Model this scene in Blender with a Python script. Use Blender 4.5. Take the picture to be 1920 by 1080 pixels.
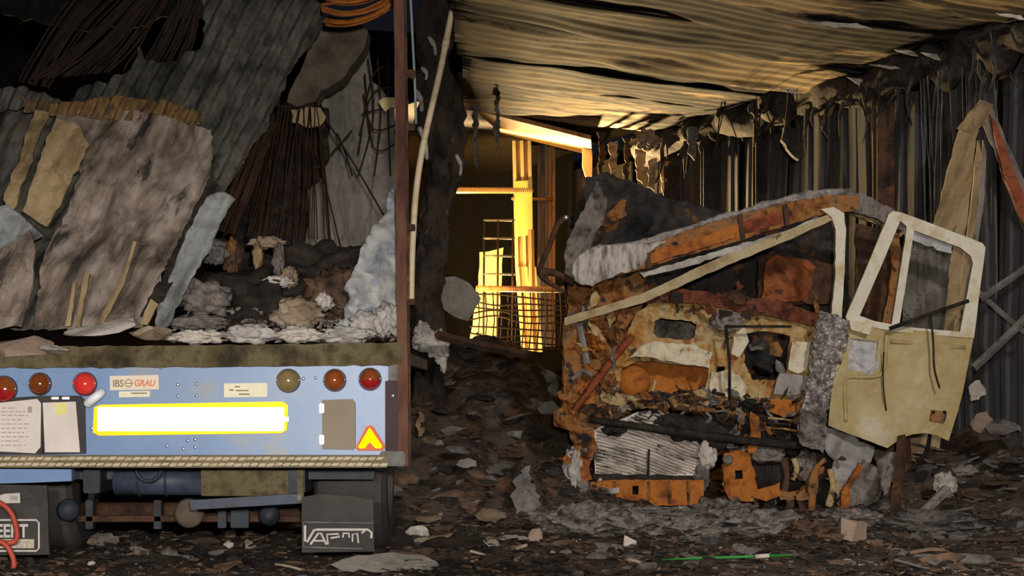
import bpy, bmesh, math, random
from mathutils import Vector, Matrix, noise

# ------------------------------------------------------------------ clear
for o in list(bpy.data.objects):
    bpy.data.objects.remove(o)
scene = bpy.context.scene
C = scene.collection
R = random.Random(11)

# ------------------------------------------------------------------ camera
F, HY, CH = 3600.0, 740.0, 1.0          # focal length in px, horizon row, eye height
cam = bpy.data.cameras.new('camera')
cam.sensor_width = 36.0
cam.lens = 36.0 * F / 1920.0
cam.shift_y = (HY - 540.0) / 1920.0
cam.clip_end = 200
co = bpy.data.objects.new('camera', cam)
co.location = (0, 0, CH)
co.rotation_euler = (math.pi / 2, 0, 0)
C.objects.link(co)
scene.camera = co

# ------------------------------------------------------------------ light and exposure
w = bpy.data.worlds.new('night')
scene.world = w
w.use_nodes = True
w.node_tree.nodes['Background'].inputs[0].default_value = (0.30, 0.36, 0.50, 1)
w.node_tree.nodes['Background'].inputs[1].default_value = 0.018
vs = scene.view_settings
vs.view_transform = 'Standard'
vs.look = 'None'
vs.gamma = 1.0
vs.exposure = 0.0
vs.use_curve_mapping = False


def light(name, kind, loc, power, col, size=0.1, aim=None, spot=None):
    l = bpy.data.lights.new(name, kind)
    l.energy = power
    l.color = col
    if kind == 'AREA':
        l.size = size
    else:
        l.shadow_soft_size = size
    if kind == 'SPOT':
        l.spot_size = math.radians(spot)
        l.spot_blend = 0.6
    o = bpy.data.objects.new(name, l)
    o.location = loc
    if aim is not None:
        o.rotation_euler = (Vector(aim) - Vector(loc)).to_track_quat('-Z', 'Y').to_euler()
    C.objects.link(o)
    return o


light('camera_flash', 'POINT', (0.25, -0.1, 1.45), 2900, (1.0, 0.95, 0.88), 0.12)
light('front_fill', 'SPOT', (4.5, 3.0, 5.6), 3000, (1.0, 0.94, 0.88), 0.35, (2.7, 15.6, 0.2), 46)  # added fill from out of view, lifts the ground and cab at right
light('trailer_fill', 'SPOT', (-1.2, -0.2, 1.6), 2000, (1.0, 0.95, 0.90), 0.12, (-2.2, 11, 0.75), 21)  # unseen fill spot added to brighten the trailer's tail
light('floodlight_bay_roof', 'SPOT', (-0.3, 26.0, 1.7), 10500, (1.0, 0.69, 0.32), 0.2, (0.5, 21.2, 4.5), 78)
light('floodlight_bay_columns', 'SPOT', (-1.6, 24.1, 1.5), 1300, (1.0, 0.66, 0.20), 0.2, (0.5, 26.0, 2.6), 80)


# ------------------------------------------------------------------ helpers
def P(px, py, Y):
    return Vector(((px - 960.0) * Y / F, Y, CH + (HY - py) * Y / F))


MATS = {}


def mat(name, cols, scale=4, rough=0.8, metal=0.0, bump=0.3, bscale=18, stretch=(1, 1, 1), rot=(0, 0, 0),
        detail=7, spec=0.3, patch=None, lo=0.34, hi=0.66, coat=0.0, bdist=0.02, rnd=37.0):
    m = bpy.data.materials.new(name)
    m.use_nodes = True
    nt = m.node_tree
    N, L = nt.nodes, nt.links
    b = N['Principled BSDF']
    b.inputs['Roughness'].default_value = rough
    b.inputs['Metallic'].default_value = metal
    b.inputs['Specular IOR Level'].default_value = spec
    b.inputs['Coat Weight'].default_value = coat
    tc = N.new('ShaderNodeTexCoord')
    oi = N.new('ShaderNodeObjectInfo')
    mul = N.new('ShaderNodeMath')
    mul.operation = 'MULTIPLY'
    mul.inputs[1].default_value = rnd
    L.new(oi.outputs['Random'], mul.inputs[0])
    add = N.new('ShaderNodeVectorMath')
    L.new(tc.outputs['Object'], add.inputs[0])
    L.new(mul.outputs[0], add.inputs[1])
    mp = N.new('ShaderNodeMapping')
    mp.vector_type = 'POINT'
    mp.inputs['Scale'].default_value = stretch
    rt = N.new('ShaderNodeVectorRotate')
    rt.rotation_type = 'EULER_XYZ'
    rt.inputs['Rotation'].default_value = rot
    L.new(add.outputs[0], rt.inputs['Vector'])
    L.new(rt.outputs[0], mp.inputs['Vector'])
    if len(cols) == 1:
        b.inputs['Base Color'].default_value = (*cols[0], 1)
    else:
        n = N.new('ShaderNodeTexNoise')
        n.inputs['Scale'].default_value = scale
        n.inputs['Detail'].default_value = detail
        n.inputs['Roughness'].default_value = 0.66
        L.new(mp.outputs[0], n.inputs['Vector'])
        r = N.new('ShaderNodeValToRGB')
        e = r.color_ramp.elements
        while len(e) < len(cols):
            e.new(0.5)
        for i, c in enumerate(cols):
            e[i].position = lo + (hi - lo) * i / (len(cols) - 1)
            e[i].color = (*c, 1)
        L.new(n.outputs[0], r.inputs[0])
        out = r.outputs[0]
        if patch:
            pc, ps, pt = patch[:3]
            n2 = N.new('ShaderNodeTexNoise')
            n2.inputs['Scale'].default_value = ps
            n2.inputs['Detail'].default_value = 6
            n2.inputs['Roughness'].default_value = 0.6
            L.new(mp.outputs[0], n2.inputs['Vector'])
            r2 = N.new('ShaderNodeValToRGB')
            r2.color_ramp.elements[0].position = pt
            r2.color_ramp.elements[1].position = pt + 0.06
            L.new(n2.outputs[0], r2.inputs[0])
            mx = N.new('ShaderNodeMix')
            mx.data_type = 'RGBA'
            L.new(r2.outputs[0], mx.inputs[0])
            L.new(out, mx.inputs[6])
            mx.inputs[7].default_value = (*pc, 1)
            out = mx.outputs[2]
        L.new(out, b.inputs['Base Color'])
    if bump:
        n3 = N.new('ShaderNodeTexNoise')
        n3.inputs['Scale'].default_value = bscale
        n3.inputs['Detail'].default_value = 8
        n3.inputs['Roughness'].default_value = 0.7
        L.new(mp.outputs[0], n3.inputs['Vector'])
        bp = N.new('ShaderNodeBump')
        bp.inputs['Strength'].default_value = bump
        bp.inputs['Distance'].default_value = bdist
        L.new(n3.outputs[0], bp.inputs['Height'])
        L.new(bp.outputs[0], b.inputs['Normal'])
    MATS[name] = m
    return m


def link(name, me, m, parent=None, kind=None, smooth=False, loc=None):
    """mesh given in world coordinates -> object whose origin is the middle of its base"""
    if loc is None:
        vs_ = [v.co for v in me.vertices]
        lo_ = Vector((min(v.x for v in vs_), min(v.y for v in vs_), min(v.z for v in vs_)))
        hi_ = Vector((max(v.x for v in vs_), max(v.y for v in vs_), max(v.z for v in vs_)))
        loc = Vector(((lo_.x + hi_.x) / 2, (lo_.y + hi_.y) / 2, lo_.z))
        me.transform(Matrix.Translation(-loc))
    me.materials.append(MATS[m])
    if smooth:
        me.polygons.foreach_set('use_smooth', [True] * len(me.polygons))
    o = bpy.data.objects.new(name, me)
    C.objects.link(o)
    o.location = loc
    if parent is not None:
        o.parent = parent
        o.matrix_parent_inverse = Matrix.Translation(-WL[parent.name])
    WL[o.name] = Vector(loc)
    if kind:
        o['kind'] = kind
    return o


WL = {}


def fin(name, bm, m, parent=None, kind=None, smooth=False):
    bmesh.ops.recalc_face_normals(bm, faces=bm.faces[:])
    me = bpy.data.meshes.new(name)
    bm.to_mesh(me)
    bm.free()
    return link(name, me, m, parent, kind, smooth)


def tag(o, label, cat, group=None, kind=None):
    o['label'] = label
    o['category'] = cat
    if group:
        o['group'] = group
    if kind:
        o['kind'] = kind
    return o


def thing(name, label, cat, loc, group=None):
    o = bpy.data.objects.new(name, None)
    C.objects.link(o)
    o.location = loc
    o.empty_display_size = 0.2
    WL[o.name] = Vector(loc)
    return tag(o, label, cat, group)


def nz(x, y, z=0.0):
    return noise.noise(Vector((x, y, z)))


def fbm(x, y, z=0.0, o=4):
    return noise.fractal(Vector((x, y, z)), 1.0, 2.1, o)


def resample(pts, step, rag, seed, closed=True):
    out = []
    n = len(pts)
    for i in range(n if closed else n - 1):
        a, b = Vector(pts[i]), Vector(pts[(i + 1) % n])
        k = max(1, int((b - a).length / step))
        for j in range(k):
            p = a.lerp(b, j / k)
            if rag:
                p = p + Vector((nz(p.x * .09, p.y * .09, seed), nz(p.x * .09, p.y * .09, seed + 9.3))) * rag * 1.6
            out.append(p)
    return out


def plate_bm(bm, pts, Y, th, holes=(), step=14, rag=0, amp=0, ns=.03, seed=0, fn=None):
    """solid sheet: its outline is given in picture rows/columns and carried out to its own distance Y"""
    b2 = bmesh.new()
    loops = [pts] + list(holes)
    alle = []
    for k, lp in enumerate(loops):
        q = resample(lp, step, rag if k == 0 else rag * .5, seed + k)
        vv = [b2.verts.new((p.x, p.y, 0)) for p in q]
        for i in range(len(vv)):
            alle.append(b2.edges.new((vv[i], vv[(i + 1) % len(vv)])))
    bmesh.ops.triangle_fill(b2, use_beauty=True, use_dissolve=False, edges=alle)
    if amp or fn or callable(Y):
        xs = [v.co.x for v in b2.verts]
        ys = [v.co.y for v in b2.verts]
        for ax, lo_, hi_ in ((0, min(xs), max(xs)), (1, min(ys), max(ys))):
            c = lo_ + step * .63
            while c < hi_:
                no = Vector((1, 0, 0)) if ax == 0 else Vector((0, 1, 0))
                bmesh.ops.bisect_plane(b2, geom=b2.verts[:] + b2.edges[:] + b2.faces[:], plane_co=no * c, plane_no=no)
                c += step
    for v in b2.verts:
        px, py = v.co.x, v.co.y
        yy = Y(px, py) if callable(Y) else Y
        d = 0
        if amp:
            d += amp * fbm(px * ns, py * ns, seed * 3.7)
        if fn:
            d += fn(px, py)
        v.co = P(px, py, yy) + Vector((0, d, 0))
    if th:
        r = bmesh.ops.extrude_face_region(b2, geom=b2.faces[:])
        bmesh.ops.translate(b2, verts=[g for g in r['geom'] if isinstance(g, bmesh.types.BMVert)], vec=(0, th, 0))
    me = bpy.data.meshes.new('t')
    bmesh.ops.recalc_face_normals(b2, faces=b2.faces[:])
    b2.to_mesh(me)
    b2.free()
    bm.from_mesh(me)
    bpy.data.meshes.remove(me)


def plate(name, pts, Y, th, m, parent=None, kind=None, smooth=False, **k):
    bm = bmesh.new()
    plate_bm(bm, pts, Y, th, **k)
    return fin(name, bm, m, parent, kind, smooth)


def tube_bm(bm, pts, r, sides=8, rag=0, seed=0, rot=0.0, flat=1.0):
    pts = [Vector(p) for p in pts]
    n = len(pts)
    rr = r if isinstance(r, (list, tuple)) else [r] * n
    rings = []
    u = None
    for i in range(n):
        t = (pts[min(i + 1, n - 1)] - pts[max(i - 1, 0)]).normalized()
        if u is None:
            u = t.orthogonal().normalized()
            ref = Vector((0, 1, 0))
            if abs(t.dot(ref)) < .9:
                u = (ref - t * ref.dot(t)).normalized()
        else:
            u = (u - t * u.dot(t)).normalized()
        v = t.cross(u)
        ring = []
        for k in range(sides):
            a = rot + 2 * math.pi * k / sides
            rad = rr[i]
            if rag:
                q = pts[i] + u * math.cos(a) * rad + v * math.sin(a) * rad
                rad *= 1 + rag * fbm(q.x * 3.1, q.y * 3.1 + seed, q.z * 3.1)
            ring.append(bm.verts.new(pts[i] + u * math.cos(a) * rad * flat + v * math.sin(a) * rad))
        rings.append(ring)
    for i in range(n - 1):
        for k in range(sides):
            bm.faces.new((rings[i][k], rings[i][(k + 1) % sides], rings[i + 1][(k + 1) % sides], rings[i + 1][k]))
    bm.faces.new(rings[0][::-1])
    bm.faces.new(rings[-1])


def tube(name, pts, r, m, parent=None, kind=None, smooth=True, **k):
    bm = bmesh.new()
    tube_bm(bm, pts, r, **k)
    return fin(name, bm, m, parent, kind, smooth)


def path(pts, n):
    """smooth curve through points"""
    pts = [Vector(p) for p in pts]
    out = []
    k = len(pts)
    for i in range(k - 1):
        p0, p1, p2, p3 = pts[max(i - 1, 0)], pts[i], pts[i + 1], pts[min(i + 2, k - 1)]
        for j in range(n):
            t = j / n
            out.append(.5 * ((2 * p1) + (p2 - p0) * t + (2 * p0 - 5 * p1 + 4 * p2 - p3) * t * t
                             + (3 * p1 - p0 - 3 * p2 + p3) * t ** 3))
    out.append(pts[-1])
    return out


def box_bm(bm, lo, hi, bev=0.0):
    r = bmesh.ops.create_cube(bm, size=1)
    for v in r['verts']:
        v.co = Vector([lo[i] + (v.co[i] + .5) * (hi[i] - lo[i]) for i in range(3)])
    if bev:
        bmesh.ops.bevel(bm, geom=list({e for v in r['verts'] for e in v.link_edges}), offset=bev, segments=2,
                        affect='EDGES')


def box(name, lo, hi, m, parent=None, bev=0.0, kind=None):
    bm = bmesh.new()
    box_bm(bm, lo, hi, bev)
    return fin(name, bm, m, parent, kind)


def pbox(name, x0, y0, x1, y1, Y, depth, m, parent=None, bev=0.0, kind=None):
    a, b = P(x0, y1, Y), P(x1, y0, Y)
    return box(name, (a.x, Y, a.z), (b.x, Y + depth, b.z), m, parent, bev, kind)


def hull_bm(bm, pts):
    vv = [bm.verts.new(p) for p in pts]
    r = bmesh.ops.convex_hull(bm, input=vv)
    junk = [g for g in r['geom_interior'] if isinstance(g, bmesh.types.BMVert)]
    bmesh.ops.delete(bm, geom=junk, context='VERTS')


def chunk_bm(bm, c, size, seed, n=16, rot=None):
    rr = random.Random(seed)
    M = Matrix.Rotation(rr.uniform(-.35, .35), 3, 'Y') @ Matrix.Rotation(rr.uniform(-.3, .3), 3, 'X')
    if rot is not None:
        M = Matrix.Rotation(rot, 3, 'Y') @ M
    pts = []
    for i in range(n):
        v = Vector((rr.gauss(0, 1), rr.gauss(0, 1), rr.gauss(0, 1))).normalized() * rr.uniform(.75, 1.1)
        v = Vector((max(-.8, min(.8, v.x)), max(-.8, min(.8, v.y)), max(-.75, min(.75, v.z)))) / .8
        pts.append(Vector(c) + M @ Vector((v.x * size[0] / 2, v.y * size[1] / 2, v.z * size[2] / 2)))
    hull_bm(bm, pts)


def chunk(name, px, py, Y, wpx, hpx, m, seed, parent=None, dep=None, rot=None, rough=0.0):
    bm = bmesh.new()
    s = Y / F
    chunk_bm(bm, P(px, py, Y), (wpx * s, (dep or (wpx + hpx) * .5 * s), hpx * s), seed, rot=rot)
    if rough:
        bmesh.ops.subdivide_edges(bm, edges=bm.edges[:], cuts=2, use_grid_fill=True)
        for v in bm.verts:
            q = v.co
            v.co = q + Vector((fbm(q.x * 9, q.y * 9, q.z * 9 + seed), fbm(q.x * 9, q.y * 9 + 5, q.z * 9 + seed),
                               fbm(q.x * 9 + 7, q.y * 9, q.z * 9 + seed))) * rough
    return fin(name, bm, m, parent)


def fluff_bm(bm, c, size, seed, amp=.35, fr=2.2, sub=4):
    r = bmesh.ops.create_icosphere(bm, subdivisions=sub, radius=1)
    for v in r['verts']:
        q = v.co.copy()
        k = 1 + amp * fbm(q.x * fr + seed, q.y * fr, q.z * fr, 5)
        v.co = Vector(c) + Vector((q.x * size[0] / 2, q.y * size[1] / 2, q.z * size[2] / 2)) * k


def fluff(name, px, py, Y, wpx, hpx, m, seed, parent=None, dep=None, amp=.35, fr=2.2, sub=4):
    bm = bmesh.new()
    s = Y / F
    fluff_bm(bm, P(px, py, Y), (wpx * s, dep or (wpx * s * .8), hpx * s), seed, amp, fr, sub)
    return fin(name, bm, m, parent, smooth=True)


def text(name, body, px, py, Y, hpx, m, parent, sx=1.0, align='LEFT', bold=0.0, shear=0.0):
    cu = bpy.data.curves.new('t', 'FONT')
    cu.body = body
    cu.size = 1.0
    cu.extrude = 0.01
    cu.offset = bold
    cu.shear = shear
    cu.align_x = align
    o = bpy.data.objects.new('t', cu)
    C.objects.link(o)
    dg = bpy.context.evaluated_depsgraph_get()
    me = bpy.data.meshes.new_from_object(o.evaluated_get(dg))
    bpy.data.objects.remove(o)
    s = hpx * Y / F / 0.70
    me.transform(Matrix.Translation(P(px, py, Y)) @ Matrix.Rotation(math.pi / 2, 4, 'X') @ Matrix.Diagonal((s * sx, s, .15, 1)))
    return link(name, me, m, parent)


# ------------------------------------------------------------------ materials
BLK, BRN = (.010, .009, .008), (.035, .022, .014)
mat('ground', [(.016, .012, .010), (.048, .034, .026), (.105, .074, .055), (.03, .022, .018)], 3.0, bump=.8, bscale=14, patch=((.20, .16, .13), 7, .63))
mat('heap', [(.008, .007, .006), (.03, .018, .012), (.075, .035, .018), (.02, .016, .014)], 2.6, bump=.9, bscale=12, patch=((.15, .11, .08), 9, .66))
mat('char', [(.006, .005, .005), (.022, .016, .012), (.05, .034, .026)], 6, .75, bump=.8, bscale=22)
mat('char_post', [(.012, .009, .008), (.045, .030, .022), (.10, .070, .052), (.025, .018, .014)], 4, .8, bump=1.0, bscale=26, stretch=(1, 1, .6), patch=((.24, .20, .18), 9, .64), bdist=.08)
mat('fringe', [(.012, .010, .009), (.04, .033, .028), (.075, .062, .054), (.02, .017, .015)], 5, .9, bump=1.0, bscale=14, patch=((.24, .21, .19), 6, .69))
mat('soot', [(.002, .002, .002), (.006, .006, .006)], 3, .9, bump=.2)
mat('ash', [(.16, .14, .12), (.36, .32, .28), (.55, .51, .47), (.25, .22, .20)], 5, .95, bump=.8, bscale=22, lo=.3, hi=.7)
mat('ash_blue', [(.20, .22, .26), (.40, .40, .41), (.52, .50, .47), (.30, .33, .40)], 3, .95, bump=.6, bscale=25)
mat('ash_streak', [(.10, .07, .045), (.34, .29, .25), (.56, .51, .47), (.22, .16, .11)], 4, .95, bump=.6, bscale=22, stretch=(3, 1, .6))
mat('ash_mid', [(.10, .085, .08), (.26, .225, .21), (.44, .39, .37), (.16, .135, .125)], 9, .7, .1, bump=1.0, bscale=30)
mat('ash_dark', [(.05, .043, .04), (.15, .125, .11), (.27, .23, .205), (.09, .075, .065)], 6, .95, bump=1.0, bscale=20)
mat('rust', [(.04, .018, .010), (.17, .062, .018), (.33, .13, .032), (.24, .13, .055), (.09, .04, .018)], 6, .8, bump=.7, bscale=22, patch=((.022, .016, .014), 5, .575))
mat('rust_bright', [(.26, .075, .012), (.44, .15, .022), (.34, .10, .016), (.12, .04, .016)], 6, .8, bump=.5, bscale=26, patch=((.20, .17, .14), 9, .68))
mat('rust_red', [(.06, .014, .009), (.20, .04, .016), (.28, .075, .025), (.05, .02, .014)], 6, .75, bump=.5, bscale=24, patch=((.22, .17, .13), 8, .66))
mat('rust_glow', [(.06, .02, .012), (.22, .065, .022), (.34, .10, .03), (.10, .035, .018)], 4, .8, bump=.5, bscale=22, patch=((.03, .02, .017), 4, .61))
mat('rust_dash', [(.03, .010, .008), (.11, .026, .013), (.17, .05, .02), (.03, .014, .011)], 7, .75, bump=.6, bscale=24, patch=((.26, .2, .15), 9, .68))
mat('rust_dark', [(.014, .010, .009), (.05, .026, .016), (.10, .045, .022), (.035, .03, .028)], 4, .8, bump=.6, bscale=22, patch=((.19, .085, .025), 2.6, .61))
mat('rust_wire', [(.016, .008, .005), (.05, .022, .010), (.03, .014, .008)], 8, .8, bump=0)
mat('wire_dark', [(.012, .008, .007), (.04, .02, .012)], 8, .8, bump=0)
mat('paint_burnt', [(.26, .09, .02), (.40, .20, .055), (.42, .28, .11), (.44, .34, .19), (.28, .10, .025)], 4.5, .7, bump=.45, bscale=24, patch=((.06, .032, .018), 5, .585))
mat('rail_paint', [(.24, .15, .06), (.40, .31, .17), (.46, .38, .24)], 4, .7, bump=.3, bscale=24, patch=((.12, .07, .03), 6, .62))
mat('paint_pale', [(.56, .47, .30), (.66, .58, .42), (.58, .50, .36), (.42, .22, .07)], 6, .75, bump=.4, bscale=22, patch=((.10, .06, .035), 8, .66))
mat('door_paint', [(.52, .45, .31), (.43, .34, .17), (.35, .255, .10), (.50, .42, .27)], 1.9, .6, bump=.12, bscale=20, lo=.3, hi=.7, patch=((.34, .21, .075), 3.0, .66))
mat('door_frame', [(.56, .50, .38), (.62, .57, .46), (.46, .36, .19)], 4, .6, bump=.15, bscale=24, patch=((.26, .13, .04), 5, .67))
mat('foil', [(.20, .17, .165), (.48, .43, .41), (.80, .74, .70)], 14, .30, .6, bump=.7, bscale=30, bdist=.03)
mat('alu', [(.16, .145, .135), (.27, .245, .23), (.36, .325, .30)], 3, .65, .08, bump=.3, bscale=12)
mat('radiator', [(.16, .13, .10), (.42, .35, .29), (.60, .53, .46), (.20, .16, .13)], 3, .5, .3, bump=.3, bscale=20, patch=((.03, .025, .022), 2.6, .575))
mat('fin_metal', [(.13, .105, .09), (.34, .285, .24), (.48, .42, .36), (.22, .18, .15)], 3, .5, .2, bump=.2, patch=((.04, .033, .03), 2.2, .585))
mat('grey_sheet', [(.075, .065, .057), (.16, .14, .12), (.23, .20, .175)], 2, .75, .1, bump=.3, stretch=(3, 1, .6), patch=((.30, .15, .05), 3, .68))
mat('wall', [(.036, .034, .037), (.062, .060, .064), (.084, .080, .083)], 1.6, .8, bump=.2, stretch=(2, 2, .4), patch=((.02, .018, .018), 1.6, .60))
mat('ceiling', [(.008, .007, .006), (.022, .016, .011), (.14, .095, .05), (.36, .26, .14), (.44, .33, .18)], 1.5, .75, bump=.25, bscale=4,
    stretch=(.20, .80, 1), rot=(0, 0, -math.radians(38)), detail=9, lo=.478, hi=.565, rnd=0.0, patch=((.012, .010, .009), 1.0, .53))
mat('ceiling_dark', [(.008, .007, .006), (.03, .022, .015)], 1.5, .85, bump=.3)
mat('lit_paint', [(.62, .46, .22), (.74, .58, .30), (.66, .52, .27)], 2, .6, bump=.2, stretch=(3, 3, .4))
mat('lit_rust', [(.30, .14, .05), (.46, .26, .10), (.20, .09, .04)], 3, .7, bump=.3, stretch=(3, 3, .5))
mat('green_paint', [(.40, .55, .12), (.55, .60, .2)], 3, .6, bump=.1)
mat('sheet_olive', [(.018, .017, .015), (.055, .052, .044), (.125, .115, .098), (.04, .037, .032)], 2.2, .7, .15, bump=.4, stretch=(2.5, 1, .7), rot=(0, math.radians(-27), 0), patch=((.20, .11, .045), 2.6, .66))
mat('rear_steel', [(.010, .009, .009), (.030, .028, .029), (.055, .042, .034), (.02, .018, .018)], 3, .8, bump=.7, bscale=18, patch=((.20, .082, .02), 3.2, .59))
mat('sheet_rusty', [(.05, .04, .03), (.17, .10, .045), (.26, .15, .055), (.07, .06, .05)], 4, .75, .1, bump=.5, stretch=(2.5, 1, .7), rot=(0, math.radians(-27), 0))
mat('sheet_brown', [(.05, .037, .03), (.19, .145, .11), (.34, .275, .23), (.15, .115, .09)], 2.1, .75, .05, bump=.6, stretch=(2.4, 1, .55), rot=(0, math.radians(-25), 0), patch=((.05, .04, .035), 2.2, .565))
mat('sheet_tan', [(.13, .085, .04), (.29, .20, .10), (.36, .26, .15)], 2.2, .75, bump=.4, stretch=(3, 1, .6), rot=(0, math.radians(-25), 0), patch=((.08, .05, .03), 3, .63))
mat('sheet_blue', [(.10, .10, .095), (.22, .225, .215), (.30, .31, .31)], 2.5, .65, .15, bump=.4, stretch=(2.5, 1, .7), rot=(0, math.radians(-25), 0))
mat('concrete', [(.10, .085, .072), (.18, .155, .13), (.25, .22, .19)], 3, .9, bump=.6, bscale=20, patch=((.07, .055, .045), 4, .64))
mat('concrete_pink', [(.26, .185, .135), (.35, .25, .19), (.30, .22, .165)], 4, .9, bump=.5, bscale=24)
mat('slab_brown', [(.05, .04, .03), (.12, .09, .065), (.16, .125, .09)], 3, .9, bump=.6, bscale=14)
mat('plaster', [(.36, .31, .26), (.54, .48, .42), (.46, .40, .35)], 5, .95, bump=.5, bscale=18)
mat('blue', [(.12, .205, .40), (.165, .265, .46), (.21, .29, .44)], 1.6, .38, .0, bump=.03, lo=.3, hi=.7, spec=.5, patch=((.27, .28, .31), 1.6, .60))  # grey patches imitate the washed-out flare on the tail panel
mat('blue_dirty_shaded', [(.012, .013, .015), (.03, .037, .05), (.016, .015, .013)], 3, .55, bump=.2)  # dirty blue, darkened further to paint in the shade under the trailer
mat('sill', [(.03, .022, .010), (.085, .062, .026), (.15, .115, .06), (.05, .038, .016)], 5, .7, bump=.6, bscale=24, patch=((.24, .27, .28), 6, .67))
mat('tread', [(.42, .34, .22), (.56, .47, .33), (.36, .28, .17)], 9, .6, bump=.2)
mat('tread_base', [(.12, .09, .05), (.22, .17, .10)], 9, .7, bump=.2)
mat('post_rust', [(.05, .02, .012), (.13, .05, .03), (.19, .09, .05)], 4, .7, bump=.4, stretch=(2, 2, .5))
mat('maroon', [(.035, .012, .016), (.06, .02, .024)], 4, .6, bump=.1)
mat('black_plastic', [(.018, .016, .016), (.03, .027, .026)], 4, .5, bump=.1)
mat('rubber', [(.035, .032, .03), (.065, .056, .05)], 3, .75, bump=.2)
mat('white_print', [(.50, .47, .43), (.60, .56, .51)], 10, .8, bump=0)
mat('cream_print', [(.50, .42, .30), (.60, .52, .38)], 12, .8, bump=0)
mat('paper', [(.66, .58, .52), (.74, .66, .60)], 5, .85, bump=.1)
mat('ink', [(.32, .29, .29), (.44, .40, .38)], 30, .85, bump=0)
mat('yellow_note', [(.76, .70, .24), (.80, .74, .32)], 8, .85, bump=0)
mat('sticker', [(.78, .64, .48), (.82, .70, .56)], 12, .6, bump=0)
mat('sticker_cream', [(.80, .74, .52), (.86, .80, .60)], 20, .6, bump=0)
mat('sticker_dark', [(.22, .18, .10), (.34, .28, .18)], 30, .6, bump=0)
mat('sticker_red', [(.68, .20, .11), (.74, .28, .17)], 30, .6, bump=0)
mat('reflex_white', [(1.0, .98, .80)], rough=.40, metal=1.0, bump=0)
mat('reflex_yellow', [(.95, .60, .02)], rough=.52, metal=.85, bump=0)
mat('reflex_lime', [(.90, .86, .0)], rough=.44, metal=1.0, bump=0)
mat('reflex_red', [(.75, .16, .05)], rough=.6, bump=0)
mat('lens_red', [(.30, .008, .010), (.46, .02, .02)], 6, .10, bump=0, spec=.7, coat=.8)
mat('lens_redbright', [(.70, .03, .03), (.80, .05, .04)], 6, .10, bump=0, spec=.7, coat=.8)
mat('lens_amber', [(.14, .03, .008), (.30, .075, .015)], 8, .10, bump=0, spec=.7, coat=.8)
mat('lens_olive', [(.20, .14, .05), (.30, .22, .09)], 5, .16, bump=0, spec=.6, coat=.6)
mat('lens_glow', [(.85, .30, .05)], rough=.3, bump=0, spec=.6)
mat('bright_metal', [(.85, .85, .88)], rough=.35, metal=.9, bump=0)
mat('white_glint', [(.9, .9, .92)], rough=.3, bump=0, spec=.8)  # white colour stands for the flash glint on the handle
mat('tank_blue', [(.022, .026, .034), (.05, .065, .105), (.03, .03, .026)], 3, .5, bump=.1)  # tank blue darkened as well, underside shade put into the colour
mat('flap_tan', [(.26, .215, .15), (.30, .25, .18)], 3, .75, bump=.1)
mat('red_hose', [(.42, .05, .035), (.52, .09, .05)], 6, .5, bump=.1)
mat('green_plastic', [(.015, .14, .02), (.02, .20, .03)], 6, .5, bump=.1)
mat('pipe', [(.72, .54, .32), (.92, .74, .50), (.80, .62, .38)], 3, .4, .0, bump=.1, stretch=(1, 1, 3))
mat('cable_grey', [(.20, .23, .23), (.28, .31, .30)], 6, .6, bump=.1)
mat('ash_dim', [(.03, .026, .023), (.085, .073, .064), (.15, .13, .115), (.05, .043, .038)], 6, .95, bump=1.0, bscale=20)
mat('brown_scrap', [(.032, .020, .013), (.10, .058, .035), (.18, .112, .07)], 6, .85, bump=.6, bscale=24)
mat('grey_scrap', [(.06, .055, .05), (.15, .135, .12), (.24, .22, .20)], 6, .8, bump=.5, bscale=24)
mat('tan_scrap', [(.17, .12, .075), (.30, .225, .15), (.40, .32, .23)], 6, .85, bump=.5, bscale=24)

# ------------------------------------------------------------------ the ground
def gz(x, y):
    """height of the ground and of the rubble that has come down on it"""
    z = .035 * fbm(x * 1.1, y * 1.1, 2.0) + .012 * fbm(x * 5, y * 5, 4)
    t = max(0.0, min(1.0, (y - 14.7) / 4.6))
    h = 1.42 * t ** .85
    wl = 1 / (1 + math.exp(-(x + 3.6) * 2.2))
    rgt = 1 / (1 + math.exp((x - .75) * 4.0))
    h1 = h * (.35 + .65 * wl) * rgt
    t2 = max(0.0, min(1.0, (y - 15.2) / 3.0)) / (1 + math.exp(-(x - 3.0) * 3.0))
    h2 = .85 * t2
    f = math.exp(-((y - 14.6) / .9) ** 2) * math.exp(-((x - 1.6) / 1.7) ** 2) * .03
    g = max(h1, h2) + f
    return z + g * (1 + .25 * fbm(x * 1.7, y * 1.7, 8)) + (.15 * fbm(x * 3.4, y * 3.4, 5) if g > .08 else .02 * fbm(x * 6, y * 6, 5))


bm = bmesh.new()
NX, NY = 130, 190
vv = []
for j in range(NY + 1):
    y = 6 + 27 * (j / NY) ** 1.25
    for i in range(NX + 1):
        x = -8 + 16 * i / NX
        vv.append(bm.verts.new((x, y, gz(x, y))))
for j in range(NY):
    for i in range(NX):
        a = j * (NX + 1) + i
        bm.faces.new((vv[a], vv[a + 1], vv[a + NX + 2], vv[a + NX + 1]))
fl = fin('floor', bm, 'ground', kind='structure', smooth=True)
fl['label'] = 'dark rubble-strewn ground of the burnt-out hall'

# ------------------------------------------------------------------ the hall: axes 20 degrees round to the left
CA, SA = math.cos(math.radians(20)), math.sin(math.radians(20))


def B(s, t, z=0.0):
    return Vector((4.44 + CA * s - SA * t, 17 + SA * s + CA * t, z))


CEIL = 4.2
TH = math.radians(38)
EC, ES = math.cos(TH), math.sin(TH)


def W(u, v):
    return Vector((u * EC - v * ES, 17 + u * ES + v * EC, 0))


def u_left(v):
    # free left edge of the roof, where the charred post stands
    return (-.026 * (17 + v * EC) + v * ES) / (EC + .026 * ES)


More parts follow.
